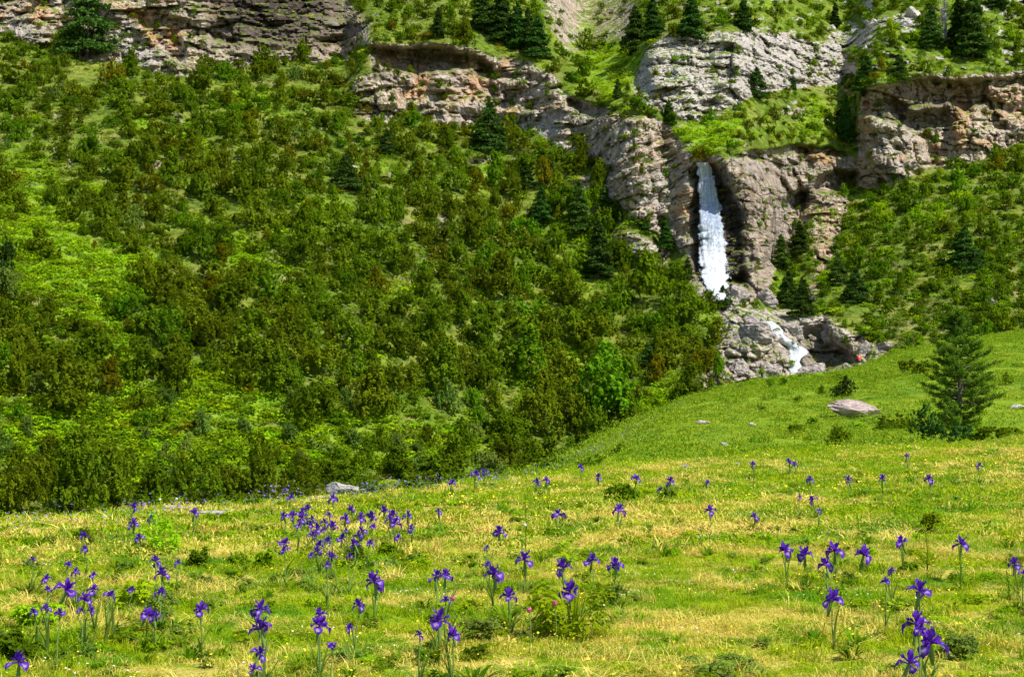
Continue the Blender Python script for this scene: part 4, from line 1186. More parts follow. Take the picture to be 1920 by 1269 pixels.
# ------------------------------------------------------------------ the lone tree on the hill
def lone_tree():
    p = gpoint(1795, 830)
    t = empty('lone_tree', (p.x, p.y, p.z - 0.05))
    tag(t, 'open-crowned dark green tree standing alone on the grassy hill', 'tree')
    k = p.y / F
    Hh = 252 * k
    rg = np.random.default_rng(12)
    parts, C, Nn, U = [], [], [], []
    parts.append(tube([(0.02, 0, -0.1), (0, 0, Hh * .15), (0.03 * Hh, 0, Hh * .4), (0.0, 0.02, Hh * .7), (0.01, 0, Hh * .97)], [0.11, 0.085, 0.065, 0.04, 0.01], 9))
    link('trunk', mesh_np('tree_trunk', *merge(parts), BARK), t)
    limbs = []
    # heights as fractions, half widths in px taken from the photo's outline
    zz = [.06, .12, .2, .3, .4, .5, .6, .7, .8, .88, .96]
    wl = [20, 46, 34, 50, 42, 62, 54, 50, 42, 26, 10]
    wr = [24, 40, 52, 72, 66, 78, 66, 46, 42, 24, 10]
    zz = [.05, .10, .16, .24, .34, .46, .58, .70, .80, .90, .97]
    wl = [18, 30, 42, 52, 60, 58, 56, 46, 34, 20, 6]
    wr = [18, 28, 44, 62, 74, 78, 66, 50, 36, 22, 6]
    nl = 92
    for i in range(nl):
        zf = 0.10 + 0.87 * (i + rg.random() * .8) / nl
        a = i * 2.4 + rg.normal(0, .35)
        fr = 0.5 + 0.5 * math.cos(a)
        env = (np.interp(zf, zz, wr) * fr + np.interp(zf, zz, wl) * (1 - fr)) * k
        ln = env * rg.uniform(0.72, 1.12)
        up = rg.uniform(0.12, 0.34) + 0.5 * max(0, zf - .6)
        s0 = np.array([0.03 * Hh * math.sin(zf * 3), 0, zf * Hh])
        e = s0 + np.array([math.cos(a) * ln, math.sin(a) * ln, ln * up])
        mdp = (s0 + e) / 2 + np.array([0, 0, -0.10 * ln])
        limbs.append(tube([tuple(s0), tuple(mdp), tuple(e)], [0.026, 0.018, 0.006], 5))
        ncl = int(5 + ln * 12)
        ax = (e - s0) / (np.linalg.norm(e - s0) + 1e-6)
        sd = np.array([-math.sin(a), math.cos(a), 0])
        for c in range(ncl):
            f = rg.uniform(0.18, 1.03)
            q = (1 - f) ** 2 * s0 + 2 * f * (1 - f) * mdp + f * f * e
            q = q + sd * rg.normal(0, 0.16 * ln * (1.1 - f)) + rg.normal(0, 0.03, 3)
            m = 50
            ta = ax * .7 + sd * rg.normal(0, .5) + np.array([0, 0, .25])
            t_ = rg.uniform(-.5, 1, (m, 1))
            C.append(q + ta * t_ * 0.11 + rg.normal(0, .028, (m, 3)))
            Nn.append(rdir(rg, m) * .7 + np.array([0, 0, .7]))
            U.append(np.tile(ta, (m, 1)) + rdir(rg, m) * .7)
    link('limbs', mesh_np('tree_limbs', *merge(limbs), BARK), t)
    C = np.concatenate(C); Nn = np.concatenate(Nn); U = np.concatenate(U)
    s = rg.uniform(0.011, 0.026, len(C))
    TL = leaf_mat('lone_tree_leaves', (0.060, 0.112, 0.008), (0.175, 0.260, 0.020), transl=0.3, gloss=0)
    link('crown', mesh_np('tree_crown', *quads(C, Nn, U, s * .6, s * 1.25), TL), t)
lone_tree()

# shrubs of the grassy hill and meadow edge
HS = [(1592, 745, 62, 42, PINE, 'd', 'dark bushy shrub above the pinkish slab boulder on the hill'), (1715, 702, 74, 34, OLIVE, 'l', 'wide low shrub left of the lone tree, level with its middle'),
      (1748, 828, 70, 74, PINE, 'd', 'blackish shrub touching the left side of the lone tree trunk'), (1806, 832, 60, 40, PINE, 'l', 'dark low shrub at the right foot of the lone tree'),
      (1690, 805, 90, 30, OLIVE, 'l', 'low dark shrub spreading between the slab boulder and the lone tree'),
      (1868, 826, 90, 30, OLIVE, 'l', 'low dark shrub on the meadow rim right of the lone tree'), (1905, 822, 70, 26, OLIVE, 'l', 'low dark shrub at the far right of the meadow rim'),
      (1572, 838, 62, 44, MID, 'd', 'green shrub on the hill below the pinkish slab boulder'), (1445, 727, 24, 18, MID, 'd', 'small green shrub left of the cascade foot on the hill crest'),
      (1472, 724, 22, 16, MID, 'd', 'small green shrub just under the cascade foot on the hill crest'), (1500, 712, 20, 12, MID, 'l', 'tiny green shrub right under the cascade foot'),
      (1497, 756, 20, 16, MID, 'd', 'small shrub in the open grass below the cascade foot'), (1540, 742, 18, 18, MID, 'd', 'small shrub in the open grass left of the dark bushy shrub'),
      (1118, 875, 56, 24, MID, 'l', 'low green shrub on the hill foot beside the bluish drifts'), (1165, 852, 34, 20, MID, 'l', 'small low shrub above the hill foot, right of the bluish drifts'),
      (1240, 795, 26, 14, OLIVE, 'l', 'small low shrub on the left crest of the hill'), (1230, 748, 60, 30, BRIGHT, 'l', 'bright green shrub just outside the left crest of the hill'),
      (1430, 770, 28, 10, OLIVE, 'l', 'flat dark tuft in the open grass of the hill'), (1490, 815, 40, 22, MID, 'l', 'low shrub low on the open face of the hill'),
      (1525, 800, 30, 18, MID, 'l', 'small shrub between the slab boulder and the open hill face'), (1890, 722, 20, 26, MID, 'd', 'small shrub right of the lone tree on the hill'),
      (912, 892, 80, 62, GREY, 'd', 'greyish twiggy shrub at the end of the thicket'), (790, 900, 130, 26, MID, 'l', 'long low green bank of shrub in front of the thicket'),
      (700, 908, 90, 24, GREY, 'l', 'low grey-green shrub right of the long pale boulder'), (870, 905, 90, 24, OLIVE, 'l', 'low olive shrub in front of the greyish twiggy shrub'),
      (560, 935, 60, 24, OLIVE, 'l', 'low olive shrub left of the long pale boulder'), (470, 950, 70, 26, MID, 'l', 'low green shrub on the meadow edge between flat stone and pale boulder'),
      (655, 935, 70, 22, GREY, 'l', 'low grey-green shrub right under the long pale boulder'), (1040, 880, 60, 26, MID, 'l', 'low green shrub beside the bluish drifts'),
      (960, 892, 70, 26, OLIVE, 'l', 'low olive shrub right of the greyish twiggy shrub')]
for px, py, wd, ht, k, sh, lab in HS:
    p = gpoint(px, py)
    W = wd * p.y / F; Hh = ht * p.y / F
    v = random.choice({'d': DOME, 'c': CONE, 'l': LOW}[sh]); base = {'d': 0.95, 'c': 1.25, 'l': 0.55}[sh]
    o = link('shrub', shrub_mesh(v, k))
    o.location = (p.x, p.y + W * .2, p.z - 0.03 * W); o.rotation_euler = (0, 0, random.uniform(0, 6.28)); o.scale = (W * 1.1, W * 1.1, Hh / base * 1.1)
    tag(o, lab, 'shrub', 'shrubs of the grassy hill and meadow edge')

# ------------------------------------------------------------------ grass
def tuft_mesh(name, seed, n, rad, h, wd, lay=0.6, flat=False):
    rng = np.random.default_rng(seed)
    a = rng.uniform(0, 6.283, n); r = np.sqrt(rng.random(n)) * rad
    B = np.stack([np.cos(a) * r, np.sin(a) * r, np.full(n, -0.01)], 1)
    b = rng.uniform(0, 6.283, n)
    hh = h * rng.uniform(0.45, 1.25, n)
    ln = lay * hh * rng.uniform(0.2, 1.5, n)
    D = np.stack([np.cos(b), np.sin(b), 0 * b], 1)
    c = b + rng.normal(math.pi / 2, .5, n)
    Wv = np.stack([np.cos(c), np.sin(c), 0 * c], 1) * (wd * rng.uniform(.6, 1.3, n))[:, None]
    M_ = B + D * (ln * .35)[:, None] + np.array([0, 0, 1.0]) * (hh * .6)[:, None]
    E = B + D * ln[:, None] + np.array([0, 0, 1.0]) * (hh * rng.uniform(.6, 1.0, n))[:, None]
    V = np.stack([B - Wv, B + Wv, M_ + Wv * .8, M_ - Wv * .8, E], 1).reshape(-1, 3)
    i = np.arange(n)[:, None] * 5
    q = i + np.array([[0, 1, 2, 3]]); t = i + np.array([[3, 2, 4, 4]])
    # the tip as a triangle: built through from_pydata
    me = bpy.data.meshes.new(name)
    me.from_pydata(V.tolist(), [], q.tolist() + (i + np.array([[3, 2, 4]])).tolist())
    me.materials.append(BLADE)
    attr(me, 'tone', np.repeat(rng.random(n), 5) * 0.8 + np.tile([0, 0, .12, .12, .2], n))
    return me
TN = [tuft_mesh('turf_tuft', 700 + i, 170, 0.15, 0.030, 0.0022, 1.1) for i in range(5)] + [tuft_mesh('tall_tuft', 710 + i, 60, 0.07, 0.10, 0.0024, 0.9) for i in range(2)] + [tuft_mesh('straw_mat', 720 + i, 110, 0.17, 0.022, 0.0023, 5.5) for i in range(2)]
TF = [tuft_mesh('far_tuft', 730 + i, 150, 0.32, 0.040, 0.006, 1.2) for i in range(4)] + [tuft_mesh('far_tall_tuft', 735, 60, 0.14, 0.12, 0.006, 0.9)]
TH = [tuft_mesh('hill_tuft', 740 + i, 120, 0.75, 0.07, 0.015, 1.2) for i in range(4)] + [tuft_mesh('hill_tall_tuft', 745, 60, 0.3, 0.2, 0.014, 0.8)]
def strip(r0, r1, dens, spread=1.4):
    """points in the ground between two distances, a little beyond the frame on each side"""
    A = 0.364 * spread
    n = int(dens * A * (r1 * r1 - r0 * r0))
    y = np.sqrt(rg.uniform(r0 * r0, r1 * r1, n)); x = rg.uniform(-A, A, n) * y
    return x, y
rg = np.random.default_rng(91)
def lay(name, protos, probs, x, y, smin, smax, label, tilt=0.15, zf=None):
    z = ground_z(x, y)
    n = len(x)
    s = rg.uniform(smin, smax, n)
    clump = 1 + 0.55 * fbm(x * 1.1, y * 1.1, 0, 3, 93)
    sc = np.stack([s, s, s * np.clip(clump, .35, 1.8) * (zf if zf else 1)], 1)
    o = scatter(name, protos, np.stack([x, y, z], 1), np.stack([rg.normal(0, tilt, n), rg.normal(0, tilt, n), rg.uniform(0, 6.28, n)], 1), sc, rg.choice(len(protos), n, p=probs))
    tag(o, label, 'grass', kind='stuff')
    return o
x, y = strip(4.6, 13, 75)
lay('grass', TN, [.14, .14, .14, .14, .14, .025, .025, .125, .125], x, y, .7, 1.25, 'short alpine grass with matted straw close to the viewer')
x, y = strip(12.5, 36, 16)
lay('grass', TF, [.24, .24, .24, .24, .04], x, y, .7, 1.3, 'yellow-green grass on the far part of the meadow')
x, y = strip(35, 100, 2.6)
k = (CX + F * x / y) > 850
lay('grass', TH, [.23, .23, .23, .23, .08], x[k], y[k], .7, 1.3, 'fresh green grass on the hill behind the meadow')

# ------------------------------------------------------------------ small flowers of the turf (too many to count)
def dots_mesh(name, seed, n, rad, s, zr, mat):
    rng = np.random.default_rng(seed)
    a = rng.uniform(0, 6.283, n); r = np.sqrt(rng.random(n)) * rad
    C = np.stack([np.cos(a) * r, np.sin(a) * r, rng.uniform(*zr, n)], 1)
    ss = s * rng.uniform(.6, 1.2, n)
    V1, F1 = quads(C, rdir(rng, n) * .6 + np.array([0, -.3, 1.0]), rdir(rng, n), ss, ss)
    return mesh_np(name, V1, F1, mat)
YEL = plain('buttercup_yellow', (0.75, 0.55, 0.01), 0.5, 0.3, (0.85, 0.68, 0.02))
WHI = plain('clover_white', (0.62, 0.62, 0.5), 0.8, 0.1, (0.8, 0.8, 0.7))
PNK = plain('clover_pink', (0.5, 0.08, 0.2), 0.8, 0.1, (0.65, 0.15, 0.3))
BLU = plain('far_iris_violet', (0.13, 0.08, 0.32), 0.7, 0.1, (0.26, 0.20, 0.50), 3.0)
DOT = [dots_mesh('buttercups', 800 + i, 7, 0.18, 0.008, (.04, .08), YEL) for i in range(3)] + [dots_mesh('clover', 805, 6, 0.15, 0.008, (.03, .05), WHI)]
x, y = strip(5, 20, 11)
n = len(x); k = fbm(x / 1.5, y / 1.5, 0, 2, 95) > -0.1
x, y = x[k], y[k]; n = len(x)
o = scatter('small_turf_flowers', DOT, np.stack([x, y, ground_z(x, y)], 1), np.stack([0 * x, 0 * x, rg.uniform(0, 6, n)], 1), np.tile([1, 1, 1.0], (n, 1)), rg.choice(4, n, p=[.28, .28, .28, .16]))
tag(o, 'tiny yellow and white flowers dotted through the turf', 'wildflowers', kind='stuff')
DOT2 = [dots_mesh('buttercups_far', 810 + i, 7, 0.5, 0.016, (.06, .12), YEL) for i in range(2)]
x, y = strip(18, 60, 2.4)
k = (fbm(x / 3, y / 3, 0, 2, 96) > 0.05) & ((CX + F * x / y) > 500)
x, y = x[k], y[k]; n = len(x)
o = scatter('distant_turf_flowers', DOT2, np.stack([x, y, ground_z(x, y)], 1), np.stack([0 * x, 0 * x, rg.uniform(0, 6, n)], 1), np.tile([1, 1, 1.0], (n, 1)), rg.choice(2, n))
tag(o, 'yellow specks of buttercups on the far meadow and hill', 'wildflowers', kind='stuff')
# bluish drifts of far irises along the edges of meadow and hill
DR = [((0, 980), (230, 992), 36, 8), ((470, 948), (560, 938), 60, 9), ((600, 935), (720, 925), 90, 9), ((700, 922), (960, 905), 110, 9), ((990, 890), (1110, 850), 140, 10), ((1080, 858), (1200, 800), 120, 10), ((1180, 806), (1290, 752), 50, 8), ((1880, 735), (1900, 742), 8, 4), ((240, 972), (420, 965), 50, 8), ((0, 1006), (100, 1012), 16, 6)]
pp = []
for (x0, y0), (x1, y1), n, sp in DR:
    for q in range(int(n * 0.8)):
        t = rg.random()
        pp.append(tuple(gpoint(x0 + (x1 - x0) * t + rg.normal(0, 6), y0 + (y1 - y0) * t + abs(rg.normal(0, sp)))))
FI = [dots_mesh('far_irises', 820 + i, 4, 0.2, 0.016, (.10, .26), BLU) for i in range(3)]
n = len(pp)
o = scatter('distant_irises', FI, pp, np.stack([np.zeros(n), np.zeros(n), rg.uniform(0, 6, n)], 1), np.tile([1, 1, 1.0], (n, 1)) * rg.uniform(.7, 1.3, (n, 1)), rg.choice(3, n))
tag(o, 'bluish violet drifts of distant irises along the edge of meadow and hill', 'irises', kind='stuff')

# ------------------------------------------------------------------ irises
def petal(length, width, rise, droop, seed, ruffle=0.006, signal=True, nu=5, nv=8, cup=0.25):
    """one petal running out along +x: rises, then its blade bends down (droop) or up"""
    rng = np.random.default_rng(seed)
    V, sg = [], []
    x = z = 0.0; ang = rise
    for j in range(nv + 1):
        t = j / nv
        wd = width * (0.30 + 0.70 * math.sin(math.pi * min(1, max(0, (t - 0.22) / 0.78)) ** 0.85) if t > .22 else 0.30)
        if j == nv: wd = width * 0.28
        for i in range(nu + 1):
            u = i / nu * 2 - 1
            zz = z + cup * abs(u) ** 2 * wd * 0.5 + ruffle * math.sin(5 * u + 9 * t + seed) * (0.3 + t)
            V.append((x, u * wd / 2, zz))
            sg.append(max(0.0, 1 - abs(u) * 2.0) * max(0.0, 1 - abs(t - 0.60) / 0.20) if signal else 0.0)
        ang += droop / nv * (0.4 + 1.2 * t)
        x += math.cos(ang) * length / nv; z += math.sin(ang) * length / nv
    V = np.array(V)
    i = np.arange(nv)[:, None] * (nu + 1) + np.arange(nu)[None, :]
    me = mesh_np('petal', V, np.stack([i, i + 1, i + nu + 2, i + nu + 1], -1).reshape(-1, 4), PETAL, True)
    attr(me, 'signal', np.clip(sg, 0, 1) * (0.95 if signal else 0))
    return me
FALLS = [petal(0.068, 0.048, 0.45, -1.9, k) for k in range(3)] + [petal(0.062, 0.042, 0.2, -2.2, 5)]
STANDS = [petal(0.050, 0.027, 1.30, -0.5, k + 10, signal=False, nu=3, nv=6) for k in range(2)]
STYLES = [petal(0.038, 0.024, 0.55, -0.5, k + 20, signal=False, nu=3, nv=5) for k in range(2)]
BUDM = mesh_np('flower_tube', *tube([(0, 0, -0.075), (0, 0, -0.05), (0, 0, -0.02), (0, 0, 0.004)], [0.0045, 0.0085, 0.0065, 0.004], 8), STEM, True)
def leaf_blade(h, lean, seed, wd=0.009):
    V = []
    rng = random.Random(seed)
    c = rng.uniform(0.2, 0.7)
    for j in range(7):
        t = j / 6
        w_ = wd * (1 - t ** 2.2) + 0.0006
        x = lean * h * t ** (1.4 + c); z = h * (t - 0.25 * lean * t * t)
        V += [(x, -w_, z), (x + 0.004, 0, z - 0.001), (x, w_, z)]
    Fc = []
    for j in range(6):
        a = j * 3
        Fc += [(a, a + 1, a + 4, a + 3), (a + 1, a + 2, a + 5, a + 4)]
    return mesh_np('iris_leaf', np.array(V), np.array(Fc), LEAF_IRIS, True)
LEAF_IRIS = leaf_mat('iris_leaf_green', (0.13, 0.21, 0.03), (0.24, 0.36, 0.05))
LEAVES = [leaf_blade(h, l, i) for i, (h, l) in enumerate([(0.26, 0.3), (0.32, 0.15), (0.22, 0.5), (0.36, 0.25), (0.18, 0.8)])]
STEMS = {}
def stem_mesh(h):
    k = round(h / 0.03)
    if k not in STEMS:
        hh = k * 0.03
        rr = random.Random(k); b = rr.uniform(-.02, .02); c = rr.uniform(-.02, .02)
        STEMS[k] = (hh, mesh_np('iris_stem', *tube([(0, 0, -0.03), (b, c, hh * .5), (0, 0, hh - 0.06)], [0.0042, 0.0038, 0.0034], 6), STEM, True))
    return STEMS[k]
def add_flower(t, z, sc, rz, tilt, faded=False):
    f = link('flower', BUDM, t)
    f.location = (0, 0, z); f.rotation_euler = (tilt * math.cos(rz), tilt * math.sin(rz), rz); f.scale = (sc, sc, sc)
    for k in range(3):
        a = k * 2.094 + random.uniform(-.15, .15)
        q = link('fall_petal', random.choice(FALLS), f); q.rotation_euler = (random.uniform(-.35, .35), random.uniform(-.3, .45), a)
        q.scale = (random.uniform(.75, 1.12), random.uniform(.7, 1.15), random.uniform(.6, 1.3)) if not faded else (.8, .35, 1)
        q = link('standard_petal', random.choice(STANDS), f); q.rotation_euler = (0, random.uniform(-.15, .15), a + 1.05); q.scale = (1, random.uniform(.8, 1.3), 1)
        q = link('style_petal', random.choice(STYLES), f); q.rotation_euler = (0, 0, a); q.location = (0, 0, .004)
    return f
I_LIST = [
 # x, y of the flower in the photo, its width, label
 (34, 1238, 40, 'large deep violet iris in the bottom corner beside yellow buttercups'),
 (125, 1103, 42, 'biggest and brightest bloom of the left iris group'), (160, 1119, 26, 'violet iris right under the biggest bloom of the left group'),
 (180, 1103, 24, 'upper iris of the pair right of the biggest bloom of the left group'), (198, 1112, 22, 'rightmost full iris of the left group'), (215, 1112, 16, 'small faded iris ending the left group on its right'),
 (71, 1143, 18, 'narrow dark iris low on the left side of the left group'), (90, 1138, 20, 'small iris between the narrow dark one and its lighter neighbour'), (108, 1146, 20, 'light violet iris right of the narrow dark one of the left group'),
 (168, 1142, 16, 'small iris low at the right of the left group'), (150, 1142, 14, 'pale iris low in the middle of the left group'), (90, 1083, 20, 'iris above and left of the biggest bloom of the left group'), (90, 1103, 12, 'small pale iris under the upper left iris of the left group'),
 (59, 1047, 14, 'pale small iris alone near the left edge of the meadow'), (123, 1055, 15, 'upper of two small irises above the left group'), (143, 1070, 18, 'lower of two small irises above the left group'), (179, 1075, 15, 'small dark iris above the right end of the left group'),
 (247, 1103, 16, 'bluish half-open iris between the left group and the leafy clump'), (275, 1148, 28, 'left bloom of the iris pair among grey-green leaves'), (292, 1152, 26, 'right bloom of the iris pair among grey-green leaves'),
 (303, 1108, 22, 'lowest iris of the vertical row of three right of the leafy plant'), (306, 1073, 28, 'middle iris of the vertical row of three right of the leafy plant'), (292, 1050, 24, 'top iris of the vertical row of three right of the leafy plant'), (336, 1053, 16, 'small iris right of the vertical row of three'),
 (378, 1138, 32, 'iris with one petal stretched sideways, alone between left group and double bloom'),
 (250, 950, 20, 'topmost iris over the leafy plant on the left meadow edge'), (290, 968, 22, 'iris at the right shoulder of the leafy plant on the left edge'), (252, 980, 22, 'iris at the left shoulder of the leafy plant on the left edge'), (240, 986, 14, 'pale iris left of the leafy plant on the left edge'), (260, 1006, 18, 'lowest iris at the leafy plant on the left edge'),
 (360, 960, 20, 'lone iris standing against the flat whitish stone'), (155, 1003, 18, 'upper iris in the small dark clump near the left edge'), (161, 1027, 16, 'lower iris in the small dark clump near the left edge'),
 (543, 932, 16, 'lone iris in front of the low shrub left of the long pale boulder'), (625, 935, 26, 'wide iris right below the long pale boulder'),
 (704, 1089, 40, 'T-shaped iris on a bare tall stem in open turf, centre left'), (665, 1132, 28, 'small flat iris below and left of the T-shaped one'), (487, 1140, 38, 'upper bloom of the stacked pair in front, left of centre'), (495, 1175, 42, 'lower bloom of the stacked pair in front, left of centre'),
 (480, 1222, 28, 'small iris under the stacked pair'), (476, 1247, 24, 'lowest dark iris under the stacked pair, by the picture bottom'), (595, 1150, 28, 'upper bloom of the double-flowered stem right of the stacked pair'), (600, 1170, 38, 'lower bloom of the double-flowered stem right of the stacked pair'),
 (621, 1213, 24, 'narrow closed-looking iris leaning right near the bottom'), (655, 1173, 16, 'tiny dark iris right of the double-flowered stem'), (822, 1080, 30, 'left bloom of the twin irises right of the T-shaped one'), (836, 1078, 30, 'right bloom of the twin irises right of the T-shaped one'),
 (925, 1075, 36, 'dark iris with drooping sides left of the big leafy clump'), (918, 1057, 18, 'flat dark iris just over the dark drooping one'), (937, 996, 26, 'small flat iris in the open turf above the dark drooping one'), (916, 1024, 12, 'tiny dark bud above the dark drooping iris'),
 (820, 1160, 46, 'big pale-hearted iris in the bottom centre'), (848, 1186, 30, 'lower side bloom touching the big pale-hearted iris'), (787, 1186, 16, 'small faded iris left of the big pale-hearted one'), (835, 1122, 16, 'small pale iris under the twin irises beside a pink clover'),
 (890, 888, 26, 'left bloom of the twin irises against the grey twiggy shrub'), (910, 884, 20, 'right bloom of the twin irises against the grey twiggy shrub'), (848, 905, 18, 'small iris left of the twins by the grey twiggy shrub'), (825, 957, 14, 'tiny iris in a straw patch under the thicket edge'),
 (960, 1116, 34, 'iris left of the leafy clump with the pink clovers'), (983, 1048, 40, 'dark iris with one bright hanging petal above the leafy clump'), (1054, 1063, 38, 'wide flat iris right above the leafy clump'), (1110, 1048, 28, 'bright iris right of the wide flat one above the leafy clump'),
 (1152, 1057, 30, 'wide low iris at the right end of the row above the leafy clump'), (1073, 1107, 44, 'wide double-winged iris on the leafy clump with the pink clovers'),
 (1006, 903, 16, 'left of two small irises beside the upright tan stone'), (1024, 900, 16, 'right of two small irises beside the upright tan stone'), (1091, 875, 14, 'small iris on the hill foot at the low green shrub'), (1122, 894, 20, 'iris on the crest left of the round dark-green clump'), (1194, 896, 22, 'iris rising behind the round dark-green clump'),
 (1256, 902, 22, 'reddish-based iris right of the round dark-green clump'), (1237, 917, 14, 'small pale iris just left of the reddish-based one'), (1045, 965, 30, 'wide iris above the tall thistle-like plant, centre'), (1162, 955, 26, 'iris in front of the round dark-green clump'), (1329, 956, 22, 'lone iris in the open meadow below the round white stone'),
 (1328, 903, 12, 'tiny iris on the meadow edge right of the round white stone'), (1412, 871, 16, 'greyish iris on the rim beside the flat sunk stone'), (1415, 967, 18, 'short dark iris right of the one in the open meadow'),
 (1478, 865, 18, 'left bloom of the twin irises on the rim at centre right'), (1491, 870, 18, 'right bloom of the twin irises on the rim at centre right'), (1518, 897, 16, 'iris right below the twin irises on the rim'), (1595, 899, 24, 'faded grey iris between two violet ones on the right meadow'), (1655, 897, 26, 'three-lobed violet iris right of the faded grey one'),
 (1745, 897, 20, 'violet iris below the lone tree'), (1835, 872, 14, 'small iris high on the right meadow rim'), (1528, 936, 18, 'upper bloom of the small pair in mid meadow, right half'), (1534, 957, 14, 'lower pinkish bloom of the small pair in mid meadow, right half'), (1497, 930, 10, 'tiny dark iris left of the small pair in the right half'), (1703, 855, 14, 'greyish iris on the rim in front of the blackish shrub'),
 (1475, 1028, 30, 'tall-stemmed iris at the left end of the row of four'), (1512, 1037, 32, 'second iris of the row of four, bright on its right side'), (1563, 1030, 36, 'wide iris at the top of the column of three in the right half'), (1553, 1058, 32, 'middle bloom of the column of three in the right half'), (1563, 1120, 40, 'lowest bloom of the column of three in the right half'),
 (1621, 1038, 40, 'straight-armed flat iris right of the column of three'), (1693, 1015, 28, 'small flat iris above the spindly tall plant'), (1801, 1017, 30, 'iris with one long hanging arm right of the spindly tall plant'), (1658, 1088, 20, 'small dark iris left of the spindly tall plant foot'), (1670, 1067, 14, 'tiny pale iris just above the small dark one by the spindly plant'),
 (1722, 1105, 42, 'wide many-petalled iris right under the spindly tall plant'), (1708, 1165, 48, 'uppermost bloom of the big cluster in the bottom right'), (1738, 1200, 54, 'largest darkest bloom of the big cluster in the bottom right'), (1702, 1240, 50, 'lowest bloom of the big cluster in the bottom right'), (1722, 1178, 30, 'small bloom squeezed inside the big cluster in the bottom right'),
 (1912, 1054, 26, 'upper of two irises cut by the right picture edge'), (1918, 1072, 18, 'lower of two irises cut by the right picture edge'),
 (535, 1018, 26, 'dark iris alone at the lower left of the dense central-left patch'), (538, 1030, 18, 'small iris hanging under the dark one of the dense patch'),
]
DENSE = [(535, 966, 18), (548, 965, 20), (565, 970, 28), (576, 953, 18), (557, 984, 16), (578, 982, 18), (592, 990, 24), (584, 1000, 18), (606, 978, 16), (625, 985, 22), (645, 970, 20), (659, 954, 18), (624, 963, 14),
 (597, 1020, 22), (600, 1031, 18), (613, 1013, 20), (643, 1007, 20), (665, 1018, 22), (688, 1015, 16), (674, 993, 18), (678, 970, 22), (695, 968, 26), (722, 957, 24), (737, 965, 26), (742, 979, 24), (765, 965, 20), (773, 990, 20), (746, 1005, 14),
 (655, 1040, 12), (636, 1040, 16), (617, 1038, 16), (614, 1056, 14), (586, 1038, 12), (569, 960, 20), (587, 972, 18), (608, 992, 16), (672, 1004, 18), (731, 972, 20), (700, 985, 14), (652, 992, 12)]
FEET = []
def make_iris(px, py, wd, label, group, h0=None):
    faded = ('faded' in label) or ('greyish' in label)
    h = h0 or random.uniform(0.19, 0.31)
    x, y = hit_ground(px, py, h)
    g = float(ground_z(x, y, False))
    h = CAMZ + y * float(tz(py)) - g
    h = max(0.12, h)
    sc = min(1.55, max(0.6, wd * y / F / 0.090))
    hh, sm_ = stem_mesh(h)
    FEET.append((x, y))
    t = tag(empty('iris', (x, y, g), random.uniform(0, 6.28)), label, 'iris', group)
    t.rotation_euler = (random.gauss(0, .05), random.gauss(0, .05), t.rotation_euler[2])
    o = link('stem', sm_, t); o.scale = (1, 1, h / hh)
    for k in range(random.choice((2, 3, 3))):
        q = link('leaf', random.choice(LEAVES), t)
        q.rotation_euler = (0, random.uniform(-.1, .1), random.uniform(0, 6.28)); q.scale = (1, 1, random.uniform(.7, 1.05) * min(1.1, h / .36))
    f = add_flower(t, h - 0.01, sc, random.uniform(0, 6.28), random.uniform(-.45, .45), faded)
    if 'closed' in label:
        for c in f.children: c.rotation_euler[1] -= 0.9 if 'fall' in c.name else 0.2
    return t
random.seed(31)
for px, py, wd, lab in I_LIST: make_iris(px, py, wd, lab, 'irises of the flowering meadow')
fam = {}
for q in DENSE:
    key = ('left' if q[0] < 605 else ('middle' if q[0] < 700 else 'right'), 'top' if q[1] < 972 else ('middle row' if q[1] < 1000 else 'foot'))
    fam.setdefault(key, []).append(q)
for key, mem in fam.items():
    mem.sort()
    for od, (px, py, wd) in zip(ordinals(len(mem)), mem):
        make_iris(px, py, wd, od + 'iris at the %s of the dense patch, its %s third' % (key[1], key[0]), 'irises of the dense patch')

# ------------------------------------------------------------------ leafy plants of the meadow
def lance(seed, n, h, spread, wd, arch=0.8):
    rng = np.random.default_rng(seed)
    V, Fc = [], []
    for i in range(n):
        a = rng.uniform(0, 6.283); ln = h * rng.uniform(.6, 1.25)
        out_ = spread * rng.uniform(.3, 1.2); w_ = wd * rng.uniform(.6, 1.3)
        r0 = spread * 0.25 * rng.random()
        c, s_ = math.cos(a), math.sin(a)
        o = len(V)
        for j in range(6):
            t = j / 5
            r = r0 + out_ * t; z = ln * (t * 1.5 - arch * t * t)
            q = w_ * math.sin(math.pi * (0.12 + 0.86 * t)) ** .8
            V += [(c * r - s_ * q, s_ * r + c * q, z + .2 * q), (c * r, s_ * r, z - .2 * q), (c * r + s_ * q, s_ * r - c * q, z + .2 * q)]
        for j in range(5):
            b = o + j * 3
            Fc += [(b, b + 1, b + 4, b + 3), (b + 1, b + 2, b + 5, b + 4)]
    return np.array(V), np.array(Fc)
def bushy(seed, n, W, Hh, lf):
    rng = np.random.default_rng(seed)
    k = 14
    L_ = np.stack([rng.uniform(-.36, .36, k) * W, rng.uniform(-.3, .3, k) * W, rng.uniform(.1, .75, k) * Hh], 1)
    j = rng.integers(0, k, n)
    d = rdir(rng, n); d[:, 2] = abs(d[:, 2])
    C = L_[j] + d * np.array([W * .17, W * .17, Hh * .28]) * rng.uniform(.4, 1.1, (n, 1))
    s = lf * rng.uniform(.5, 1.4, n)
    return quads(C, d * .6 + rdir(rng, n) * .6 + np.array([0, 0, .7]), d + rdir(rng, n) * .5, s * .42, s)
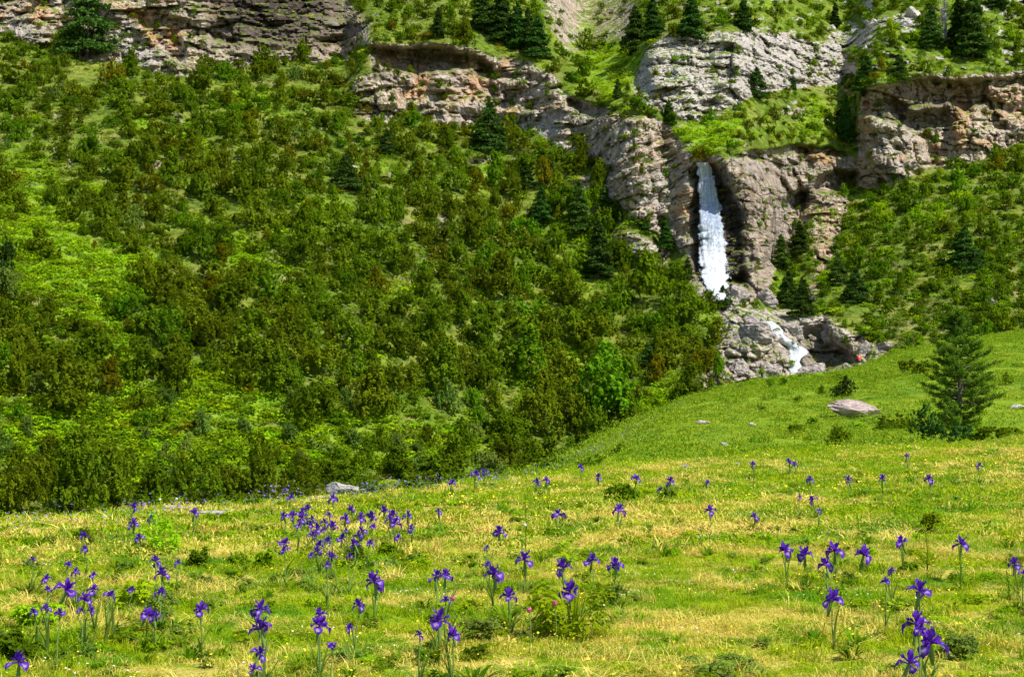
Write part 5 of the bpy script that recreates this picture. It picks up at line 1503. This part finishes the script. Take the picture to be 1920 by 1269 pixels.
def stemmed(seed, h, n, lw):
    """a tall stem with leaves up its length"""
    rng = np.random.default_rng(seed)
    V, Fc = tube([(0, 0, 0), (0.01, 0, h * .5), (-.005, .01, h)], [0.006, 0.005, 0.003], 6)
    parts = [(V, Fc)]
    for i in range(n):
        z = h * (0.08 + 0.9 * i / n); a = i * 2.4 + rng.normal(0, .3); L_ = lw * (1.15 - 0.75 * i / n)
        c, s_ = math.cos(a), math.sin(a)
        q = L_ * .16
        pts = [(0, 0, z), (c * L_ * .5 - s_ * q, s_ * L_ * .5 + c * q, z + L_ * .25), (c * L_, s_ * L_, z + L_ * .1), (c * L_ * .5 + s_ * q, s_ * L_ * .5 - c * q, z + L_ * .25)]
        parts.append((np.array(pts), np.array([[0, 1, 2, 3]])))
    return merge(parts)
HB = [ # x, base y, width px, height px, style, kind, label
 (1075, 1195, 170, 120, 'lance', BRIGHT, 'big leafy clump with pink clovers in the centre foreground'),
 (900, 1205, 90, 60, 'feather', GREY, 'bluish feathery-leaved clump left of the big leafy clump'),
 (1165, 945, 74, 50, 'shrub', MID, 'round dark-green leafy clump on the meadow rim right of centre'),
 (300, 1040, 90, 90, 'lance', BRIGHT, 'leafy plant with irises on the left meadow edge'),
 (155, 1030, 44, 50, 'shrub', MID, 'small dark clump near the left edge with two irises'),
 (495, 1072, 36, 50, 'lance', BRIGHT, 'narrow leafy plant left of the dense iris patch'), (370, 1065, 40, 40, 'lance', MID, 'dark-centred leafy tuft in a straw patch on the left'),
 (725, 1050, 44, 40, 'lance', BRIGHT, 'leafy tuft at the lower right of the dense iris patch'), (665, 1060, 36, 46, 'lance', MID, 'leafy tuft at the bottom of the dense iris patch'),
 (1150, 1140, 60, 60, 'shrub', GREY, 'soft bluish-green clump right of the big leafy clump'), (250, 1140, 90, 60, 'lance', BRIGHT, 'leafy clump between the left iris group and the row of three'),
 (310, 1170, 80, 60, 'feather', GREY, 'grey-green feathery clump under the iris pair'), (1360, 1262, 150, 40, 'feather', GREY, 'bluish low clump at the bottom right of centre'),
 (985, 1030, 40, 110, 'stem', OLIVE, 'tall thistle-like plant with a white seed head above centre'), (1738, 1075, 44, 80, 'stem', OLIVE, 'spindly tall plant above the wide many-petalled iris'),
 (1800, 1110, 40, 90, 'stem', MID, 'leafy upright plant right of the wide many-petalled iris'), (300, 990, 34, 70, 'stem', BRIGHT, 'pale upright plant with a white umbel on the left meadow edge'),
 (1746, 1003, 40, 44, 'lance', OLIVE, 'dark curled tuft above the spindly tall plant'), (1800, 1235, 90, 50, 'feather', GREY, 'ribbed dark leaves right of the big iris cluster'),
 (60, 1180, 110, 50, 'lance', BRIGHT, 'leafy carpet above the bottom corner iris'), (1890, 1130, 40, 60, 'stem', MID, 'small upright leafy plant near the right picture edge'),
 (1255, 940, 36, 30, 'lance', MID, 'small leafy tuft under the reddish-based iris'), (40, 1235, 90, 60, 'lance', MID, 'dark leaves around the bottom corner iris'),
]
for k, (px, py, wd, ht, st_, kd, lab) in enumerate(HB):
    p = gpoint(px, py)
    W = wd * p.y / F; Hh = ht * p.y / F
    if st_ == 'lance': 
        m = mesh_np('leafy_plant', *merge([bushy(900 + k, 620, W, Hh, .026), lance(940 + k, 22, Hh * .8, W * .4, 0.007, 0.6)]), LEAF[kd])
    elif st_ == 'feather': m = mesh_np('leafy_plant', *bushy(900 + k, 1300, W, Hh, .014), LEAF[kd])
    elif st_ == 'stem': m = mesh_np('leafy_plant', *stemmed(900 + k, Hh, 26, W * .55), LEAF[kd])
    else: m = shrub_mesh(random.choice(DOME), kd)
    o = link('leafy_plant', m)
    o.location = (p.x, p.y, p.z - .01)
    if st_ == 'shrub': o.scale = (W, W, Hh)
    tag(o, lab, 'plant', 'leafy plants of the meadow')
for px, py, c_, lab in ((1040, 1130, PNK, 'right pink clover head on the big leafy clump'), (992, 1143, PNK, 'left pink clover head on the big leafy clump'), (849, 1121, PNK, 'pink clover head under the twin irises'),
                        (984, 984, WHI, 'white seed head on the tall thistle-like plant'), (300, 936, WHI, 'white umbel on top of the pale upright plant'), (331, 935, WHI, 'white flower spike against the dark thicket on the left')):
    x, y = hit_ground(px, py, 0.24 if c_ is PNK else 0.42)
    z = CAMZ + y * float(tz(py)); g = float(ground_z(x, y, False)); h = max(.08, z - g)
    t = tag(empty('clover' if c_ is PNK else 'white_flower', (x, y, g)), lab, 'flower')
    link('stem', mesh_np('flower_stem', *tube([(0, 0, -.02), (.01, 0, h * .5), (0, 0, h)], [.003, .0028, .002], 5), STEM), t)
    rr = np.random.default_rng(int(px)); d = rdir(rr, 130); s0 = np.full(130, .0055)
    q = link('flower_head', mesh_np('flower_head', *quads(d * .014 + np.array([0, 0, h]), d + rdir(rr, 130) * .3, rdir(rr, 130), s0 * .6, s0), c_), t)

STRAW = None
def straw_mat_():
    N = NT('dry_straw')
    t = N.attr('tone')
    col = N.mix(t, (0.52, 0.38, 0.05), (0.95, 0.76, 0.22))
    d = N.n('ShaderNodeBsdfDiffuse'); N.l(col, d.inputs[0])
    tr = N.n('ShaderNodeBsdfTranslucent'); N.l(col, tr.inputs[0])
    m = N.n('ShaderNodeMixShader'); m.inputs[0].default_value = .25
    N.l(d.outputs[0], m.inputs[1]); N.l(tr.outputs[0], m.inputs[2])
    return N.end(m.outputs[0])
STRAW = straw_mat_()
DG = [tuft_mesh('dry_tuft', 760 + i, 80, 0.11, 0.045, 0.0022, 3.6) for i in range(3)] + [tuft_mesh('dry_tuft', 765 + i, 30, 0.05, 0.10, 0.0020, 1.6) for i in range(2)] + [tuft_mesh('dry_tuft', 768 + i, 80, 0.24, 0.05, 0.005, 3.4) for i in range(2)]
for m_ in DG: m_.materials[0] = STRAW
rg = np.random.default_rng(188)
x, y = strip(4.6, 32, 30)
dn = fbm(x / 1.5 + 0.4 * fbm(x, y, 0, 2, 3), y / 0.85, 0, 4, 189)
dn = np.clip((dn - 0.20) * 4.5, 0, 1) + .01
k = rg.random(len(x)) < dn * np.clip(14 / y, .25, 1)
x, y = x[k], y[k]; n = len(x); s_ = rg.uniform(.6, 1.3, n)
ix = np.where(y < 14, rg.choice(5, n, p=[.26, .26, .26, .11, .11]), 5 + rg.integers(0, 2, n))
o = scatter('dry_grass', DG, np.stack([x, y, ground_z(x, y) + .012], 1), np.stack([rg.normal(0, .15, n), rg.normal(0, .15, n), rg.uniform(0, 6, n)], 1), np.stack([s_, s_, s_], 1), ix)
tag(o, 'curled mats of straw-coloured dry grass lying in patches on the turf', 'dry grass', kind='stuff')
WD = [mesh_np('weed', *bushy(980 + i, 150, .20, .085, .018), LEAF[(MID, BRIGHT, GREY, BRIGHT)[i]]) for i in range(4)] + [mesh_np('weed', *lance(990 + i, 16, .10, .10, .009), LEAF[MID]) for i in range(2)]
rg = np.random.default_rng(191)
x, y = strip(4.8, 24, 26)
dens = np.clip(fbm(x / 1.6, y / 1.1, 0, 3, 195) * 3 + .1, 0, 1)
pxw = CX + F * x / y; 
dens = dens * np.where(pxw < 1250, 1.0, .45)
k = rg.random(len(x)) < dens * .55 + .03
x, y = x[k], y[k]; n = len(x); s_ = rg.uniform(.35, 1.2, n)
o = scatter('meadow_weeds', WD, np.stack([x, y, ground_z(x, y)], 1), np.stack([0 * x, 0 * x, rg.uniform(0, 6, n)], 1), np.stack([s_, s_, s_], 1), rg.choice(6, n))
tag(o, 'low broad-leaved green weeds mixed into the meadow turf', 'weeds', kind='stuff')
fx = np.repeat(np.array(FEET), 5, 0) + rg.normal(0, .09, (len(FEET) * 5, 2))
n = len(fx); s_ = rg.uniform(.35, .95, n)
o = scatter('leaves_at_iris_feet', WD + TN[5:7], np.stack([fx[:, 0], fx[:, 1], ground_z(fx[:, 0], fx[:, 1])], 1), np.stack([np.zeros(n), np.zeros(n), rg.uniform(0, 6, n)], 1), np.stack([s_, s_, s_ * 1.25], 1), rg.choice(8, n, p=[.13, .12, .12, .11, .06, .06, .2, .2]))
tag(o, 'leafy weeds and taller grass around the feet of the irises', 'weeds', kind='stuff')
x, y = strip(34, 95, 2.2)
k = (rg.random(len(x)) < np.clip(fbm(x / 7, y / 9, 0, 3, 196) * 3 - .1, 0, 1)) & (CX + F * x / y > 1000)
x, y = x[k], y[k]; n = len(x); s_ = rg.uniform(1.0, 3.4, n)
o = scatter('hill_weeds', WD[:4], np.stack([x, y, ground_z(x, y)], 1), np.stack([0 * x, 0 * x, rg.uniform(0, 6, n)], 1), np.stack([s_, s_, s_], 1), rg.choice(4, n))
tag(o, 'leafy green tufts dotted over the grassy hill', 'weeds', kind='stuff')

# ------------------------------------------------------------------ the person in red beside the stream
def person():
    p = on_mountain(1606, 679)
    t = tag(empty('person', (p.x, p.y - .8, p.z + 0.02), math.radians(200)), 'person in a red jacket sitting on rocks right of the lower cascade', 'person')
    def skin(name, pts, edges, rad, mat, parent, sub=2, root=0):
        me = bpy.data.meshes.new(name); me.from_pydata(pts, edges, [])
        me.materials.append(mat)
        o = link(name, me, parent)
        o.modifiers.new('skin', 'SKIN'); bpy.context.view_layer.objects.active = o
        if not me.skin_vertices: me.skin_vertices.new()
        for i, r in enumerate(rad):
            me.skin_vertices[0].data[i].radius = r if isinstance(r, tuple) else (r, r)
        me.skin_vertices[0].data[root].use_root = True
        sb = o.modifiers.new('subdivision', 'SUBSURF'); sb.levels = sub; sb.render_levels = sub
        return o
    J = {'pel': (0, 0, .12), 'wst': (0, .02, .28), 'chs': (0, -.02, .48), 'nck': (0, -.05, .62), 'nk2': (0, -.06, .67), 'hd': (0, -.08, .75), 'hd2': (0, -.085, .86),
         'sl': (.18, -.02, .57), 'el': (.25, -.10, .34), 'hl': (.15, -.30, .27), 'fl': (.12, -.37, .25), 'sr': (-.18, -.02, .57), 'er': (-.25, -.10, .34), 'hr': (-.15, -.30, .27), 'fr': (-.12, -.37, .25),
         'al': (.10, -.02, .10), 'kl': (.14, -.42, .30), 'nl': (.13, -.52, -.06), 'tl': (.14, -.66, -.09), 'ar': (-.10, -.02, .10), 'kr': (-.15, -.40, .32), 'nr': (-.14, -.55, -.04), 'tr': (-.15, -.69, -.07)}
    def sub_(names, es, rad, *a, **kw):
        ix = {n: i for i, n in enumerate(names)}
        return skin(a[0], [J[n] for n in names], [(ix[x], ix[y]) for x, y in es], rad, *a[1:], **kw)
    skinm = plain('skin', (0.45, 0.26, 0.18), .6, .3, (.5, .3, .21))
    red = plain('red_jacket', (0.70, 0.02, 0.02), .7, .2, (0.85, 0.04, 0.04))
    blk = plain('dark_trousers', (0.03, 0.03, 0.04), .8, .2)
    hair = plain('dark_hair', (0.03, 0.02, 0.015), .6, .3)
    sub_(list(J), [('pel', 'wst'), ('wst', 'chs'), ('chs', 'nck'), ('nck', 'nk2'), ('nk2', 'hd'), ('hd', 'hd2'), ('chs', 'sl'), ('sl', 'el'), ('el', 'hl'), ('hl', 'fl'), ('chs', 'sr'), ('sr', 'er'), ('er', 'hr'), ('hr', 'fr'),
        ('pel', 'al'), ('al', 'kl'), ('kl', 'nl'), ('nl', 'tl'), ('pel', 'ar'), ('ar', 'kr'), ('kr', 'nr'), ('nr', 'tr')],
        [.13, .12, .14, .06, .05, .085, .07, .06, .042, .034, .03, .06, .042, .034, .03, .09, .06, .045, .035, .09, .06, .045, .035], 'body', skinm, t)
    sub_(['wst', 'pel', 'chs', 'nck', 'sl', 'el', 'hl', 'sr', 'er', 'hr'], [('pel', 'wst'), ('wst', 'chs'), ('chs', 'nck'), ('chs', 'sl'), ('sl', 'el'), ('el', 'hl'), ('chs', 'sr'), ('sr', 'er'), ('er', 'hr')],
        [(.17, .14), .15, (.19, .15), .085, .09, .066, .052, .09, .066, .052], 'jacket', red, t)
    sub_(['pel', 'al', 'kl', 'nl', 'ar', 'kr', 'nr'], [('pel', 'al'), ('al', 'kl'), ('kl', 'nl'), ('pel', 'ar'), ('ar', 'kr'), ('kr', 'nr')], [.15, .11, .078, .06, .11, .078, .06], 'trousers', blk, t)
    J['h1'] = (0, -.06, .80); J['h2'] = (0, -.06, .90)
    sub_(['h1', 'h2'], [('h1', 'h2')], [.098, .075], 'hair', hair, t)
person()
